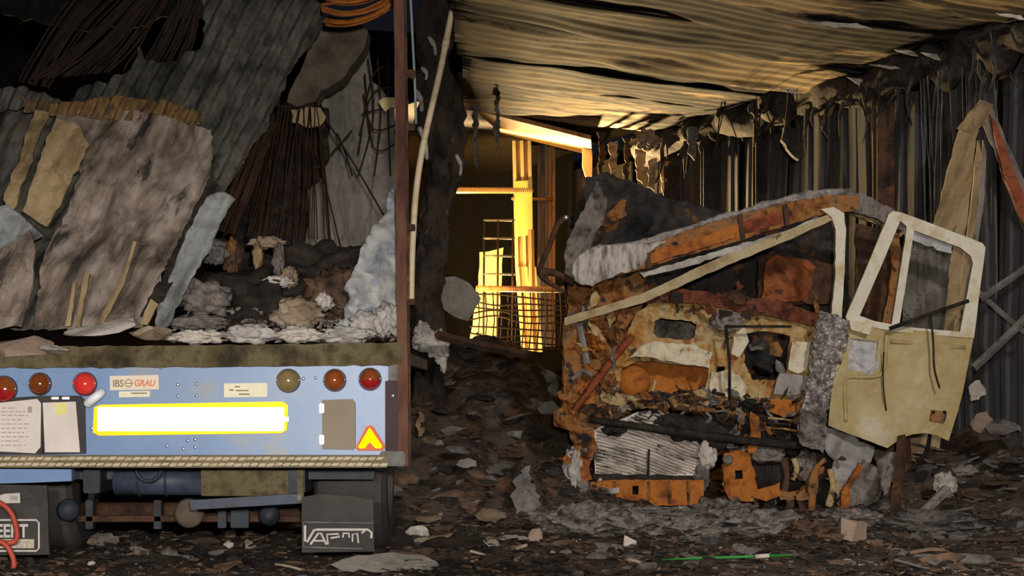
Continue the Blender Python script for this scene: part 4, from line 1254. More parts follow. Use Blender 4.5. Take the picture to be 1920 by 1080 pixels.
plate('pale_panel', [(1484, 640), (1520, 642), (1512, 695), (1496, 700), (1478, 692)], YC - .09, .05, 'paint_pale', cab, step=10, rag=1, amp=.02, seed=125)
plate('pale_panel', [(1376, 630), (1396, 610), (1404, 640), (1386, 672), (1372, 664)], YC - .09, .05, 'paint_pale', cab, step=10, rag=2, amp=.02, seed=126)
plate('pale_panel', [(1334, 700), (1370, 690), (1400, 724), (1396, 750), (1350, 748), (1330, 730)], YC - .06, .05, 'paint_pale', cab, step=10, rag=4, amp=.05, seed=127)
plate('grey_tray', [(1462, 700), (1520, 704), (1506, 742), (1450, 738)], YC - .1, .08, 'alu', cab, step=10, rag=2, amp=.03, seed=128)
for k, (x, y, w_, h_, m) in enumerate(((1420, 650, 34, 18, 'grey_scrap'), (1455, 655, 26, 30, 'rust'), (1430, 690, 40, 22, 'char'), (1415, 640, 20, 40, 'rust_dark'), (1462, 690, 16, 30, 'ash'))):
    chunk('gauge_remains', x, y, YC + .2, w_, h_, m, 300 + k, cab, rough=.02)
plate('lower_dash', [(1444, 748), (1496, 750), (1494, 776), (1470, 782), (1440, 770)], YC - .12, .06, 'rust_bright', cab, step=9, rag=2, amp=.03, seed=129)
for k in range(3):
    tube('dash_rail', [P(1440, 784 + 9 * k, YC - .1), P(1470, 786 + 9 * k, YC - .1), P(1494, 790 + 9 * k, YC - .1)], .012, 'paint_burnt' if k != 1 else 'char', cab, sides=5)
# crumpled foil strip
plate('foil_strip', [(1536, 584), (1566, 590), (1596, 600), (1588, 650), (1568, 700), (1556, 750), (1548, 800), (1540, 832), (1516, 836), (1498, 826), (1494, 800), (1510, 745), (1520, 690), (1526, 630)],
      YC - .3, .03, 'foil', cab, step=3.6, rag=3, amp=.07, ns=.11, seed=130, smooth=False)
plate('foil_tail', [(1500, 770), (1545, 765), (1552, 800), (1545, 848), (1520, 840), (1498, 835)], YC - .36, .03, 'ash_dark', cab, step=7, rag=4, amp=.06, ns=.07, seed=131)
# dark machinery mass below the dashboard
for k, (x, y, w_, h_, m) in enumerate(((1360, 800, 90, 90, 'char'), (1330, 745, 70, 40, 'ash_dark'), (1400, 760, 60, 60, 'char'), (1290, 752, 90, 40, 'rust_dark'), (1375, 735, 40, 50, 'char'), (1470, 830, 70, 50, 'char'), (1150, 775, 60, 40, 'rust_dark'), (1240, 752, 60, 30, 'ash_dark'),
                                       (1430, 800, 50, 50, 'rust_dark'), (1300, 800, 60, 50, 'char'), (1450, 875, 160, 120, 'char'), (1540, 900, 90, 120, 'char'))):
    fluff('engine_lump', x, y, YC + .12 + (.25 if k > 9 else 0), w_, h_, m, 220 + k, cab, dep=.3, amp=.55, fr=2.6)
for k in range(46):
    x, y = R.uniform(1210, 1500), R.uniform(735, 850)
    dx, dy = R.uniform(-40, 40), R.uniform(-30, 40)
    m = R.choice(['rust_dark', 'char', 'rust', 'ash_dark', 'grey_scrap', 'char', 'char', 'rust_dark'])
    Yk = YC - R.uniform(.02, .2)
    tube('engine_pipe', path([P(x, y, Yk), P(x + dx * .5 + R.uniform(-12, 12), y + dy * .5, Yk - .04), P(x + dx, y + dy, Yk)], 4), R.uniform(.006, .017), m, cab, sides=6, rag=.4, seed=k)
# torn scraps hanging all over the wreck
ZC = [((1062, 1170, 560, 790), 22, ['rust', 'rust_dark', 'paint_burnt', 'rust', 'ash_dark']), ((1200, 1330, 738, 772), 10, ['rust_dark', 'rust', 'rust', 'char']),
      ((1340, 1500, 735, 850), 34, ['char', 'ash_dark', 'rust_dark', 'rust', 'char']), ((1350, 1580, 850, 965), 34, ['rust', 'char', 'ash_dark', 'rust_dark', 'paint_burnt', 'char']),
      ((1050, 1130, 840, 960), 12, ['ash', 'rust', 'ash_dark']), ((1100, 1580, 350, 480), 0, ['rust_dark']), ((1110, 1400, 955, 985), 16, ['ash_dark', 'ash_dark', 'rust_dark']),
      ((1200, 1540, 552, 590), 9, ['rust_dash', 'rust', 'rust_dark'])]
for zi, ((x0, x1, y0, y1), n, ms) in enumerate(ZC):
    for i in range(n):
        x, y = R.uniform(x0, x1), R.uniform(y0, y1)
        a_, l_ = R.uniform(0, 3.14), R.uniform(18, 58)
        w_ = l_ * R.uniform(.14, .38)
        ca, sa = math.cos(a_), math.sin(a_)
        pts = [(x + ca * u * l_ - sa * v * w_, y + sa * u * l_ + ca * v * w_) for u, v in ((-.5, 0), (-.3, -.45), (.15, -.5), (.5, -.1), (.35, .4), (-.1, .5))]
        plate('torn_scrap', pts, YC - R.uniform(.02, .22), .02, R.choice(ms), cab, step=5, rag=5, amp=.07, ns=.06, seed=700 + zi * 60 + i, smooth=True)
# radiator
rd = plate('radiator', [(1112, 806), (1160, 790), (1196, 772), (1240, 768), (1280, 782), (1330, 800), (1336, 850), (1326, 894), (1116, 893)], YC - .12, .06, 'radiator', cab, step=12, rag=2, amp=.02, ns=.012, seed=140)
for k in range(32):
    c_ = 742 + k * 6.2
    seg = []
    for x in range(1118, 1330, 6):
        y = c_ + .30 * (x - 1220) + 5 * math.sin(x * .02)
        top = 806 - (x - 1112) * .42 if x < 1196 else (770 if x < 1244 else 770 + (x - 1244) * .40)
        if top + 4 < y < 889:
            seg.append(P(x, y, YC - .135 + .02 * nz(x * .02, k * .2)))
    if len(seg) > 3:
        tube('radiator_fin', seg, .0075, 'fin_metal', rd, sides=5, flat=.8)
for k, (x, y, w_, h_) in enumerate(((1300, 806, 90, 44), (1262, 790, 60, 26), (1338, 820, 50, 50), (1150, 806, 40, 22))):
    fluff('soot_crust', x, y, YC - .2, w_, h_, 'char', 260 + k, rd, dep=.1, amp=.45)
tube('radiator_rod', [P(1217, 842, YC - .18), P(1216, 868, YC - .18), P(1215, 893, YC - .18)], .01, 'char', rd, sides=5)
plate('radiator_frame', [(1112, 888), (1220, 890), (1326, 892), (1326, 902), (1112, 900)], YC - .16, .08, 'char', rd, step=14, rag=2, amp=.02, seed=141)
tube('dark_crossbar', [P(1104, 786, YC - .26), P(1200, 800, YC - .26), P(1300, 814, YC - .26), P(1400, 826, YC - .26), P(1498, 836, YC - .26)], .034, 'char', cab, sides=8, rag=.3)
fluff('ash_drip', 1327, 850, YC - .2, 34, 58, 'plaster', 230, cab, dep=.12, amp=.3)
fluff('ash_drip', 1316, 895, YC - .18, 26, 44, 'ash_dark', 231, cab, dep=.12, amp=.5)
# bumper
bu = plate('bumper', [(1108, 904), (1150, 900), (1320, 900), (1318, 946), (1220, 949), (1108, 946)], YC - .3, .14, 'rust_bright', cab, step=11, rag=1.5, amp=.02, seed=142,
           holes=([(1186, 911), (1197, 911), (1197, 927), (1186, 927)],))
plate('number_patch', [(1138, 916), (1160, 914), (1162, 924), (1140, 927)], YC - .33, .01, 'ash', bu, step=30)
for x in (1152, 1216, 1255, 1290):
    tube('bumper_rib', [P(x, 902, YC - .30), P(x + 1, 945, YC - .30)], .014, 'rust', bu, sides=5)
plate('bumper_lip', [(1112, 950), (1210, 952), (1316, 948), (1312, 962), (1200, 966), (1116, 960)], YC - .32, .1, 'ash_dark', cab, step=10, rag=3, amp=.03, seed=143)
for (x, y) in ((1170, 958), (1238, 957), (1290, 955)):
    plate('bright_strip', [(x - 18, y - 5), (x + 16, y - 6), (x + 18, y + 2), (x - 16, y + 4)], YC - .36, .03, 'alu', cab, step=9, rag=2, amp=.01, seed=x)
# right front: brackets, ribbed cylinder, hooks
br = plate('front_bracket', [(1358, 852), (1380, 846), (1404, 850), (1414, 880), (1420, 925), (1400, 938), (1366, 936), (1356, 900)], YC - .26, .1, 'rust_bright', cab, step=9, rag=3, amp=.04, seed=144, holes=([(1378, 882), (1392, 882), (1392, 898), (1378, 900)],))
plate('bracket_arm', [(1406, 772), (1424, 782), (1426, 830), (1416, 850), (1402, 850), (1408, 815)], YC - .22, .08, 'rust_bright', cab, step=9, rag=2, amp=.02, seed=145)
fluff('grey_cap', 1365, 862, YC - .3, 20, 18, 'grey_scrap', 240, br, dep=.06, amp=.2)
bm = bmesh.new()
for i in range(9):
    x = 1409 + i * 7
    tube_bm(bm, [P(x, 856, YC - .1), P(x, 914, YC - .1)], .022, sides=8, rag=.2, seed=i)
fin('ribbed_block', bm, 'char', cab, smooth=True)
fluff('grey_cover', 1438, 852, YC - .14, 66, 30, 'ash_dark', 241, cab, dep=.2, amp=.45)
plate('hook_plate', [(1404, 904), (1420, 918), (1462, 906), (1466, 926), (1436, 940), (1412, 932)], YC - .24, .07, 'rust_bright', cab, step=9, rag=2, amp=.03, seed=146)
tube('towing_hook', path([P(1548, 862, YC - .2), P(1530, 880, YC - .22), P(1524, 920, YC - .22), P(1522, 966, YC - .2)], 5), [.03] * 6 + [.036] * 5 + [.028] * 5, 'rust', cab, sides=8, rag=.8, flat=.5)
for (x, y0, y1) in ((1470, 860, 930), (1498, 930, 978), (1476, 930, 960), (1488, 860, 900), (1556, 880, 950)):
    tube('bent_stay', path([P(x, y0, YC - .16), P(x + 6, (y0 + y1) / 2, YC - .2), P(x - 2, y1, YC - .18)], 4), .026, R.choice(['paint_burnt', 'rust', 'rust_dark']), cab, sides=7, rag=.9, seed=x, flat=.5)
fluff('melted_mount', 1512, 876, YC - .1, 40, 54, 'ash_dark', 242, cab, dep=.16, amp=.5)
plate('cross_plate', [(1458, 922), (1510, 920), (1518, 936), (1462, 940)], YC - .22, .06, 'rust', cab, step=9, rag=3, amp=.02, seed=147)
# melted wing behind the door foot
plate('melted_wing', [(1540, 832), (1546, 800), (1586, 812), (1640, 838), (1632, 866), (1606, 900), (1584, 930), (1570, 936), (1562, 900), (1564, 862), (1548, 852)], YC - .1, .03, 'alu', cab, step=9, rag=3, amp=.09, ns=.02, seed=148, smooth=True)
plate('wing_remains', [(1618, 860), (1640, 872), (1656, 905), (1646, 955), (1630, 985), (1604, 978), (1580, 968), (1568, 945), (1590, 905)], YC - .16, .05, 'ash_dark', cab, step=8, rag=4, amp=.10, ns=.04, seed=149, smooth=True)
plate('wing_rust_edge', [(1610, 868), (1618, 878), (1596, 915), (1592, 965), (1574, 955), (1578, 925)], YC - .24, .05, 'rust_bright', cab, step=8, rag=3, amp=.04, seed=150)
plate('blue_grey_shred', [(1638, 842), (1690, 850), (1682, 890), (1660, 930), (1648, 900), (1640, 870)], YC + .15, .03, 'ash_dark', cab, step=9, rag=4, amp=.08, seed=151, smooth=True)
# left ash skirt
for k, (x, y, w_, h_) in enumerate(((1074, 890, 36, 90), (1090, 930, 60, 70), (1062, 975, 70, 60), (1104, 965, 60, 50))):
    fluff('ash_skirt', x, y, YC - .18, w_, h_, 'ash' if k == 0 else 'ash_dark', 250 + k, cab, dep=.2, amp=.42, fr=2.4)
plate('rust_skirt', [(1054, 858), (1074, 848), (1104, 866), (1110, 900), (1090, 905), (1064, 880)], YC - .22, .06, 'rust_bright', cab, step=9, rag=4, amp=.05, seed=152)
# wheel under the cab, half buried
bm = bmesh.new()
xa, xb = P(1640, 0, YC + .9).x, P(1700, 0, YC + .9).x
prof = [(xa, .30), (xa + .03, .44), (xb - .03, .44), (xb, .30)]
rings = [[bm.verts.new((x, YC + 1.0 + math.cos(a) * r, .44 + math.sin(a) * r)) for a in [2 * math.pi * i / 28 for i in range(28)]] for x, r in prof]
for i in range(3):
    for j in range(28):
        bm.faces.new((rings[i][j], rings[i][(j + 1) % 28], rings[i + 1][(j + 1) % 28], rings[i + 1][j]))
bm.faces.new(rings[0])
bm.faces.new(rings[-1])
fin('wheel', bm, 'rust_dark', cab)
# what shows through the side openings
plate('inner_side_sheet', [(1712, 432), (1786, 462), (1782, 500), (1775, 560), (1768, 622), (1690, 618), (1698, 520)], YC + .7, .03, 'grey_sheet', cab, step=6, rag=2, amp=.03, seed=155, fn=lambda x, y: .02 * math.sin(x * .55 + y * .03))
plate('b_pillar', [(1668, 436), (1684, 440), (1690, 470), (1682, 560), (1676, 620), (1650, 620), (1664, 560), (1672, 500)], YC + .5, .08, 'rust', cab, step=12, rag=2, amp=.03, seed=156)
plate('side_lining', [(1604, 420), (1660, 430), (1668, 620), (1604, 600)], YC + 1.1, .03, 'rust_dark', cab, step=12, rag=3, amp=.06, seed=157)
plate('blue_edge_trim', [(1690, 424), (1720, 430), (1786, 456), (1784, 474), (1740, 462), (1694, 442)], YC + .6, .05, 'ash_blue', cab, step=8, rag=3, amp=.04, seed=158)

# ---- the open door
YD = 15.72
dr = plate('door', [(1590, 600), (1625, 608), (1826, 632), (1806, 730), (1780, 827), (1756, 816), (1734, 812), (1712, 814), (1690, 822), (1664, 840), (1610, 820), (1553, 798), (1560, 720)],
           lambda x, y: YD + .0006 * (x - 1560), .045, 'door_paint', cab, step=10, rag=.4, amp=.035, ns=.010, seed=160, smooth=False,
           holes=([(1594, 634), (1646, 640), (1642, 680), (1630, 700), (1590, 692)],))
dr['label'] = 'pale scorched cab door swung open'
plate('window_frame', [(1586, 594), (1630, 490), (1666, 402), (1674, 396), (1690, 398), (1770, 428), (1842, 456), (1848, 464), (1838, 540), (1826, 634), (1680, 622), (1592, 606)], lambda x, y: YD - .012 + .0006 * (x - 1560), .05, 'door_frame', dr, step=16, rag=.3, amp=.008, seed=161,
      holes=([(1612, 592), (1650, 505), (1688, 414), (1700, 424), (1697, 450), (1672, 608), (1640, 602)],
             [(1714, 432), (1800, 464), (1820, 480), (1824, 494), (1812, 560), (1800, 622), (1686, 612)]))
plate('opening_lining', [(1586, 628), (1652, 636), (1646, 706), (1584, 698)], YD + .07, .02, 'ash_blue', dr, step=8, rag=1, amp=.04, ns=.06, seed=162)
bm = bmesh.new()
for pl in ([(1662, 626), (1658, 690), (1640, 706), (1588, 708), (1584, 730), (1586, 790)], [(1670, 640), (1810, 652)]):
    tube_bm(bm, path([P(x, y, YD + .005 + .0006 * (x - 1560)) for x, y in pl], 5), .018, sides=6)
fin('pressed_ridge', bm, 'door_paint', dr, smooth=True)
hp = plate('handle_plate', [(1746, 768), (1776, 772), (1772, 792), (1744, 788)], YD + .085, .03, 'rust', dr, step=40)
for x in (1750, 1771):
    bm = bmesh.new()
    bmesh.ops.create_uvsphere(bm, u_segments=10, v_segments=6, radius=.016, matrix=Matrix.Translation(P(x, 773, YD + .085)))
    fin('handle_bolt', bm, 'char', hp, smooth=True)
tube('window_bar', [P(1668, 616, YD - .06), P(1740, 590, YD - .05), P(1816, 564, YD)], .018, 'char', dr, sides=6)
tube('dangling_wire', path([P(1745, 590, YD - .05), P(1750, 640, YD - .04), P(1752, 690, YD - .03), P(1762, 728, YD - .03)], 5), .009, 'char', dr, sides=5)
tube('crack', path([P(1657, 660, YD + .025), P(1656, 720, YD + .025), P(1662, 770, YD + .025)], 4), .006, 'char', dr, sides=4)
plate('door_hinge', [(1592, 600), (1636, 606), (1630, 628), (1596, 618)], YD - .05, .06, 'paint_pale', dr, step=20, amp=.01)
plate('lower_hinge', [(1540, 690), (1560, 690), (1556, 716), (1540, 716)], YD, .06, 'alu', dr, step=20)

# ================================================================== things around the cab
bb = thing('bent_beam', 'buckled steel beam folded into an upside-down V behind the cab door', 'beam', P(1790, 900, 17.0))
plate('beam_leg', [(1800, 238), (1816, 212), (1840, 188), (1858, 196), (1838, 232), (1830, 262), (1822, 340), (1806, 480), (1780, 720), (1752, 900), (1686, 900), (1720, 640), (1750, 430), (1776, 320)], lambda x, y: 17.0 + .00015 * (y - 400), .03, 'sheet_tan', bb, step=14, rag=1.5, amp=.03, seed=170)
for k, (o_, dd) in enumerate(((12, -.02), (22, .05))):
    plate('beam_flange', [(1822 + o_, 262), (1832 + o_ - 4, 290), (1822 + o_, 380), (1796 + o_, 560), (1770 + o_, 720), (1758 + o_, 720), (1788 + o_, 540), (1812 + o_ - 2, 380)], 17.05 + dd, .05, 'concrete' if k else 'sheet_tan', bb, step=16, rag=1, amp=.02, seed=171 + k)
plate('beam_leg', [(1838, 218), (1860, 198), (1886, 262), (1926, 350), (1990, 500), (1950, 520), (1900, 380), (1862, 280)], lambda x, y: 17.0 - .0012 * (x - 1840), .03, 'concrete', bb, step=14, rag=1.5, amp=.03, seed=174)
plate('beam_flange', [(1856, 214), (1872, 240), (1898, 310), (1930, 390), (1990, 530), (1970, 530), (1910, 400), (1880, 322)], lambda x, y: 16.93 - .0012 * (x - 1840), .04, 'rust_red', bb, step=14, rag=1, amp=.01, seed=175)
plate('fold_cap', [(1796, 240), (1838, 186), (1864, 196), (1850, 226), (1824, 250)], 16.97, .05, 'sheet_tan', bb, step=10, rag=2, amp=.04, seed=176)
for k, (a, b, r_, lab) in enumerate((((1826, 690), (1960, 560), .035, 'thick fallen strut slanting up to the right edge'), ((1838, 560), (1960, 476), .03, 'upper fallen strut at the right edge'), ((1832, 545), (1930, 630), .022, 'thin strut crossing behind the thick one'),
                                      ((1692, 822), (1676, 992), .045, 'rusty steel stake standing below the door arch'))):
    YK = 16.3 + .1 * k if k < 3 else 14.3
    tag(tube('fallen_strut', [P(*a, YK + (1.2 if k == 3 else 0)), P((a[0] + b[0]) / 2, (a[1] + b[1]) / 2 + 2, YK + (.6 if k == 3 else 0)), P(*b, YK)], r_, 'rust_dark' if k == 3 else 'grey_scrap', sides=4, smooth=False), lab, 'strut', 'struts right of the cab')
tag(tube('forked_branch', path([P(1745, 800, 16.5), P(1738, 845, 16.5), P(1716, 872, 16.5), P(1690, 900, 16.5)], 4), .018, 'char', sides=6), 'dark bent rod under the door arch', 'rod')
# fine hanging threads by the right wall
strands('hanging_threads', 'thin pale threads hanging before the right wall', 14, (1720, 150), (1915, 60), (1735, 420), (1925, 420), (17.0, 17.6), (17.0, 17.6), 'grey_scrap', .003, 0, 9, 'threads')
strands('hanging_threads', 'few dark threads hanging under the charred fringe', 10, (1300, 200), (1640, 140), (1310, 290), (1640, 260), (19.0, 20.0), (19.0, 20.0), 'wire_dark', .005, 0, 10, 'threads')
tag(plate('hanging_stump', [(1470, 238), (1492, 240), (1508, 290), (1498, 300), (1482, 288), (1466, 262)], 19.5, .12, 'char', step=8, rag=2, amp=.04, seed=180), 'black burnt stump dangling from the roof above the cab', 'stump')

# ------------------------------------------------------------------ rubble
stone = chunk('stone_block', 1592, 996, 13.2, 74, 54, 'concrete_pink', 402, dep=.26, rough=.006)
tag(stone, 'pinkish-beige stone block on the ground below the door foot', 'stone')


def shard_bm(bm, c, L_, W_, th, seed, tiltx, rotz):
    rr = random.Random(seed)
    n = 7
    M = Matrix.Rotation(rotz, 3, 'Z') @ Matrix.Rotation(tiltx, 3, 'X') @ Matrix.Rotation(rr.uniform(-.3, .3), 3, 'Y')
    cen = [0, 0]
    out = []
    for i in range(n):
        a = 2 * math.pi * (i + rr.uniform(-.3, .3)) / n
        out.append((math.cos(a) * L_ / 2 * rr.uniform(.6, 1.1), math.sin(a) * W_ / 2 * rr.uniform(.6, 1.1)))
    bend = rr.uniform(-.25, .25)
    top = [bm.verts.new(Vector(c) + M @ Vector((x, y, th / 2 + bend * abs(x)))) for x, y in out]
    bot = [bm.verts.new(Vector(c) + M @ Vector((x, y, -th / 2 + bend * abs(x)))) for x, y in out]
    ct = bm.verts.new(Vector(c) + M @ Vector((0, 0, th / 2 + rr.uniform(-.1, .1) * W_)))
    for i in range(n):
        j = (i + 1) % n
        bm.faces.new((top[i], top[j], ct))
        bm.faces.new((top[i], bot[i], bot[j], top[j]))
    bm.faces.new(bot[::-1])


def on_ground(px, py):
    """distance at which the line of sight through a point of the picture meets the rubble"""
    Y_ = 10.3
    while Y_ < 22:
        p = P(px, py, Y_)
        if (p.x - 4.44) * CA + (p.y - 17) * SA > -.3:
            return P(px, py, Y_ - .25)
        if p.z <= gz(p.x, Y_):
            return p
        Y_ += .03
    return None


GROUND = [  # kind, label, px, py, w, h, material
    ('board', 'large pale board lying at the front edge of the ground', 722, 1056, 210, 40, 'plaster'),
    ('splinter', 'bright white bent splinter right of the mudflap', 782, 998, 50, 26, 'ash'),
    ('scrap', 'black crumpled scrap right of the lettered mudflap', 735, 1015, 90, 46, 'char'),
    ('scrap', 'black flat scrap at the foot of the rubble slope', 850, 1016, 120, 26, 'char'),
    ('flake', 'beige flake lying in the middle of the slope foot', 920, 965, 60, 26, 'tan_scrap'),
    ('flake', 'pale oblong flake right of the white splinter', 802, 970, 50, 18, 'tan_scrap'),
    ('flake', 'small square white chip on the slope foot', 924, 1018, 26, 14, 'plaster'),
    ('flake', 'long pale strip near the cab corner', 962, 1008, 60, 12, 'plaster'),
    ('stone', 'rounded brown stone by the cab corner', 1006, 1003, 30, 26, 'concrete_pink'),
    ('bent_plate', 'upright greenish-grey bent plate left of the cab corner', 985, 925, 54, 90, 'grey_scrap'),
    ('bent_plate', 'rusty bent plate leaning beside the greenish one', 950, 915, 60, 50, 'rust_dark'),
    ('leaf_shard', 'grey leaf-shaped shard on the heap, topmost of the cluster', 1025, 706, 52, 24, 'grey_scrap'),
    ('leaf_shard', 'second grey leaf-shaped shard of the cluster by the cab', 1040, 728, 30, 30, 'grey_scrap'),
    ('leaf_shard', 'flat grey shard at the left of the cluster by the cab', 1000, 756, 40, 18, 'grey_scrap'),
    ('leaf_shard', 'lowest grey shard of the cluster by the cab', 1030, 764, 44, 26, 'grey_scrap'),
    ('scrap', 'brown triangular scrap in the middle of the heap', 960, 846, 60, 28, 'brown_scrap'),
    ('scrap', 'pale curled scrap in the middle of the heap', 874, 868, 40, 18, 'plaster'),
    ('scrap', 'grey twisted scrap right of the pale curled one', 935, 878, 50, 24, 'grey_scrap'),
    ('scrap', 'ochre upright scrap beside the trailer corner', 788, 795, 18, 50, 'sheet_tan'),
    ('scrap', 'small beige scrap high on the heap', 886, 772, 20, 12, 'tan_scrap'),
    ('scrap', 'whitish scrap near the top of the heap', 968, 662, 20, 8, 'ash'),
    ('scrap', 'grey strip near the top of the heap', 915, 690, 40, 14, 'grey_scrap'),
    ('scrap', 'tan crumpled scrap on the left of the heap', 872, 800, 44, 28, 'brown_scrap'),
    ('board', 'white offcut lying under the trailer', 195, 1010, 60, 24, 'plaster'),
    ('stone', 'small grey block under the trailer', 256, 1033, 20, 20, 'concrete'),
    ('stone', 'pale pebble-like lump under the trailer', 172, 1058, 14, 10, 'ash'),
    ('flake', 'pale curved flake under the trailer', 385, 1014, 60, 12, 'tan_scrap'),
    ('stone', 'beige lump under the right of the trailer', 428, 1022, 20, 14, 'plaster'),
    ('stone', 'low tan lump beside the beige one under the trailer', 470, 1022, 36, 16, 'tan_scrap'),
    ('flake', 'grey strip near the front edge under the trailer', 250, 1050, 70, 10, 'grey_scrap'),
    ('stone', 'pale brown stone at the front right of the green strip', 1186, 1055, 34, 14, 'concrete_pink'),
    ('stone', 'whitish stone in the rubble before the bumper', 1180, 1015, 26, 20, 'plaster'),
    ('flake', 'thin pale stick-like flake before the bumper end', 1400, 1030, 60, 8, 'tan_scrap'),
    ('ash_ball', 'crumpled ash-grey ball on the slope right of the door', 1772, 908, 44, 44, 'ash'),
    ('ash_ball', 'small grey tuft above the crumpled ball', 1806, 882, 50, 22, 'ash_dark'),
    ('flake', 'pink-brown sheet on the slope below the struts', 1842, 790, 44, 40, 'concrete_pink'),
    ('flake', 'pale triangular sheet behind the door edge', 1832, 730, 30, 40, 'plaster'),
    ('flake', 'grey-brown sheet at the right edge of the slope', 1880, 800, 70, 30, 'ash_dark'),
    ('flake', 'reddish strip at the right end of the ground', 1870, 905, 60, 10, 'brown_scrap'),
    ('flake', 'tan streak-like sheet near the right front ground', 1870, 1010, 90, 12, 'brown_scrap'),
    ('flake', 'pale sliver below the stone block', 1640, 1016, 34, 8, 'tan_scrap'),
]
for k, (nm, lab, px, py, ww, hh, m) in enumerate(GROUND):
    p = on_ground(px, py + hh * .3)
    if p is None:
        p = P(px, py, 17)
    s_ = p.y / F
    c = P(px, py, p.y - .04)
    bm = bmesh.new()
    if nm in ('stone',):
        chunk_bm(bm, c, (ww * s_, ww * s_, hh * s_ * 1.15), 500 + k)
    elif nm == 'ash_ball':
        fluff_bm(bm, c, (ww * s_, ww * s_, hh * s_), k * 3.3, .32, 2.6, 4)
    else:
        plate_bm(bm, [(px - ww * .5, py + hh * .1), (px - ww * .25, py - hh * .4), (px + ww * .1, py - hh * .5), (px + ww * .45, py - hh * .15), (px + ww * .5, py + hh * .3), (px + ww * .1, py + hh * .5), (px - ww * .35, py + hh * .45)],
                 lambda x, y, p=p, hh=hh, py=py: p.y - .04 - (y - py) / max(hh, 1) * (.35 if nm in ('board', 'flake', 'scrap') else .08), .015 if ww < 100 else .03, step=max(4, ww / 9), rag=max(1, hh * .12), amp=.03, ns=.06, seed=600 + k)
    tag(fin(nm, bm, m, smooth=(nm == 'ash_ball')), lab, nm.replace('_', ' '), 'larger pieces of rubble on the ground')
gs = thing('green_strip', 'bright green plastic strip lying before the cab with a pale tie on it', 'strip', P(1360, 1046, 11.6))
tube('strip_body', [P(1240, 1050, 11.22), P(1300, 1047, 11.22), P(1400, 1044, 11.24), P(1482, 1041, 11.26)], [.004, .009, .010, .007], 'green_plastic', gs, sides=6, flat=.6)
tube('pale_tie', [P(1416, 1044, 11.22), P(1442, 1042, 11.22)], .014, 'plaster', gs, sides=8)
tag(tube('leaning_stick', [P(1330, 1014, 13.2), P(1352, 978, 14.2), P(1380, 938, 15.3)], .033, 'tan_scrap', sides=5, rag=.3, smooth=False), 'pale wooden stick leaning on the front of the cab', 'stick')
tag(tube('leaning_stick', [P(1716, 976, 15.3), P(1748, 944, 15.4), P(1776, 916, 15.5)], .04, 'ash_dark', sides=6, rag=.5, smooth=False), 'ash-grey stick ending in the crumpled ball', 'stick')

for k, (x, y, w_, h_, m, lab) in enumerate(((1070, 980, 130, 60, 'ash_dark', 'grey ash heap at the left corner of the cab'), (1180, 985, 130, 40, 'ash_dark', 'low grey ash heap under the orange bumper'), (1290, 992, 140, 44, 'ash_dark', 'broad ash heap below the bumper end'),
                                               (1430, 985, 150, 50, 'ash_dark', 'ash heap below the engine remains'), (1520, 1000, 100, 40, 'brown_scrap', 'brown ash heap left of the stone block'), (1740, 985, 160, 50, 'ash_dim', 'wide ash heap right of the rusty stake'), (1120, 962, 150, 36, 'ash_dark', 'ash ridge against the left end of the bumper'),
                                               (1240, 968, 170, 30, 'ash_dark', 'thin ash ridge along the foot of the bumper'), (1350, 962, 120, 44, 'ash_dark', 'ash mound between bumper and engine remains'), (1600, 975, 110, 36, 'ash_dark', 'ash mound behind the stone block'))):
    tag(fluff('ash_heap', x, y, on_ground(x, y + h_ * .25).y, w_, h_, m, 800 + k * 3, dep=.5, amp=.55, fr=3.0, sub=5), lab, 'ash heap', 'ash heaps round the cab')
# countable pieces of middle size, spread over heap, slope and foreground
ZONES = [((770, 650, 1050, 800), 60, 'on the upper heap between trailer and cab', ['char', 'rust_dark', 'brown_scrap', 'char', 'brown_scrap', 'char', 'rust_dark']),
         ((710, 800, 1040, 960), 75, 'on the lower heap between trailer and cab', ['char', 'brown_scrap', 'rust_dark', 'char', 'grey_scrap', 'brown_scrap', 'brown_scrap']),
         ((700, 960, 1060, 1070), 60, 'on the ground between trailer and cab', ['char', 'brown_scrap', 'tan_scrap', 'brown_scrap', 'char', 'char']),
         ((1050, 955, 1560, 1070), 80, 'on the ground before the cab', ['ash_dim', 'ash_dim', 'brown_scrap', 'char', 'ash_dim']),
         ((1640, 840, 1918, 1070), 80, 'on the slope right of the cab', ['ash_dim', 'char', 'brown_scrap', 'ash_dim', 'ash_dim']),
         ((40, 995, 560, 1072), 45, 'on the ground under the trailer', ['char', 'brown_scrap', 'char', 'tan_scrap', 'grey_scrap'])]
WORD = {'char': 'black charred', 'rust_dark': 'dark rusty', 'brown_scrap': 'brown', 'grey_scrap': 'grey', 'tan_scrap': 'tan', 'ash_dark': 'ash-grey', 'ash_dim': 'ash-grey'}
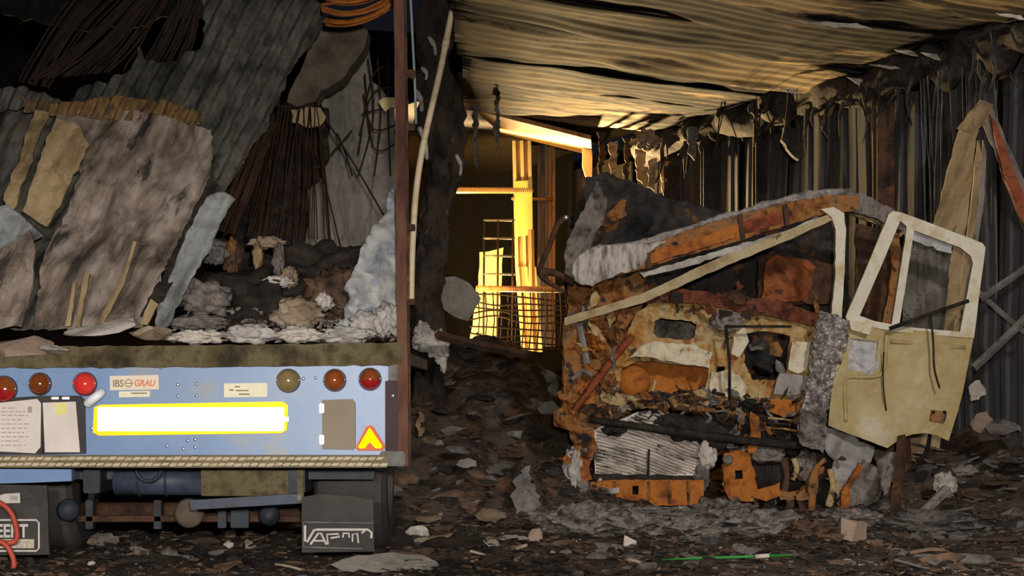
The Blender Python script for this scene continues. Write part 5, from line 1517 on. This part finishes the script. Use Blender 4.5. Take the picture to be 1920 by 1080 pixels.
for zi, ((x0, y0, x1, y1), n, where, ms) in enumerate(ZONES):
    for i in range(n):
        px, py = R.uniform(x0, x1), R.uniform(y0, y1)
        p = on_ground(px, py)
        if p is None:
            continue
        m = R.choice(ms)
        bm = bmesh.new()
        L_ = R.uniform(.07, .24) * (1.1 if zi in (0, 1, 4) else .75)
        if R.random() < .3:
            chunk_bm(bm, p, (L_ * .8, L_ * .6, L_ * .5), 3000 + zi * 200 + i, 12)
            nm = 'rubble_lump'
        else:
            shard_bm(bm, p + Vector((0, 0, .02)), L_ * 1.4, L_ * R.uniform(.3, .7), R.uniform(.006, .02), 5000 + zi * 200 + i, R.uniform(-.2, 1.1), R.uniform(-.7, .7))
            nm = 'burnt_shard'
        size = 'tiny' if L_ < .10 else 'small' if L_ < .145 else 'mid-sized' if L_ < .19 else 'large'
        fx, fy = (px - x0) / (x1 - x0), (py - y0) / (y1 - y0)
        side = ('left', 'middle', 'right')[min(2, int(fx * 3))]
        dist = ('far', 'near')[int(fy > .5)]
        tag(fin(nm, bm, m), '%s %s %s %s, %s %s' % (size, WORD[m], 'lump' if nm == 'rubble_lump' else 'shard', where, dist, side), nm.split('_')[1],
            '%s %ss %s' % (WORD[m], nm.replace('_', ' '), where))

# crumbs nobody could count
for name, lab, m, n, seed, smin, smax in (('rubble_crumbs', 'fine black rubble over the whole ground', 'char', 6500, 1, .012, .05), ('brown_crumbs', 'fine brown rubble over the whole ground', 'brown_scrap', 5500, 2, .010, .045),
                                          ('ash_crumbs', 'fine ash-grey rubble over the whole ground', 'ash_dim', 4600, 3, .010, .04), ('pale_crumbs', 'fine pale crumbs over the ground', 'tan_scrap', 700, 4, .008, .03)):
    rr = random.Random(seed)
    V, Fc = [], []
    TPL = []
    for i in range(14):
        bm = bmesh.new()
        chunk_bm(bm, (0, 0, 0), (1, .8, .6), 900 + i, 9)
        bm.verts.ensure_lookup_table()
        bm.verts.index_update()
        TPL.append(([v.co.copy() for v in bm.verts], [[v.index for v in f.verts] for f in bm.faces]))
        bm.free()
    for i in range(n):
        Y_ = 10.3 + 10.5 * rr.random() ** 1.3
        x = rr.uniform(-.285, .285) * Y_
        if name == 'ash_crumbs' and rr.random() < .6:  # ash gathered at right, its pale grey also standing in for haze
            Y_ = rr.uniform(13.2, 15.8)
            x = rr.uniform(.3, 4.4)
        if (x - 4.44) * CA + (Y_ - 17) * SA > -.25:
            continue
        z = gz(x, Y_)
        s_ = rr.uniform(smin, smax) * (1 if rr.random() < .8 else 1.7)
        M = Matrix.Translation((x, Y_, z + s_ * .1)) @ Matrix.Rotation(rr.uniform(0, 6.3), 4, 'Z') @ Matrix.Rotation(rr.uniform(-.6, .6), 4, 'X') @ Matrix.Diagonal((s_ * rr.uniform(.8, 2.6), s_, s_ * rr.uniform(.3, 1), 1))
        tv, tf = TPL[rr.randrange(14)]
        b0 = len(V)
        V += [(M @ v) for v in tv]
        Fc += [[b0 + q for q in f] for f in tf]
    me = bpy.data.meshes.new(name)
    me.from_pydata(V, [], Fc)
    tag(link(name, me, m), lab, 'rubble', kind='stuff')
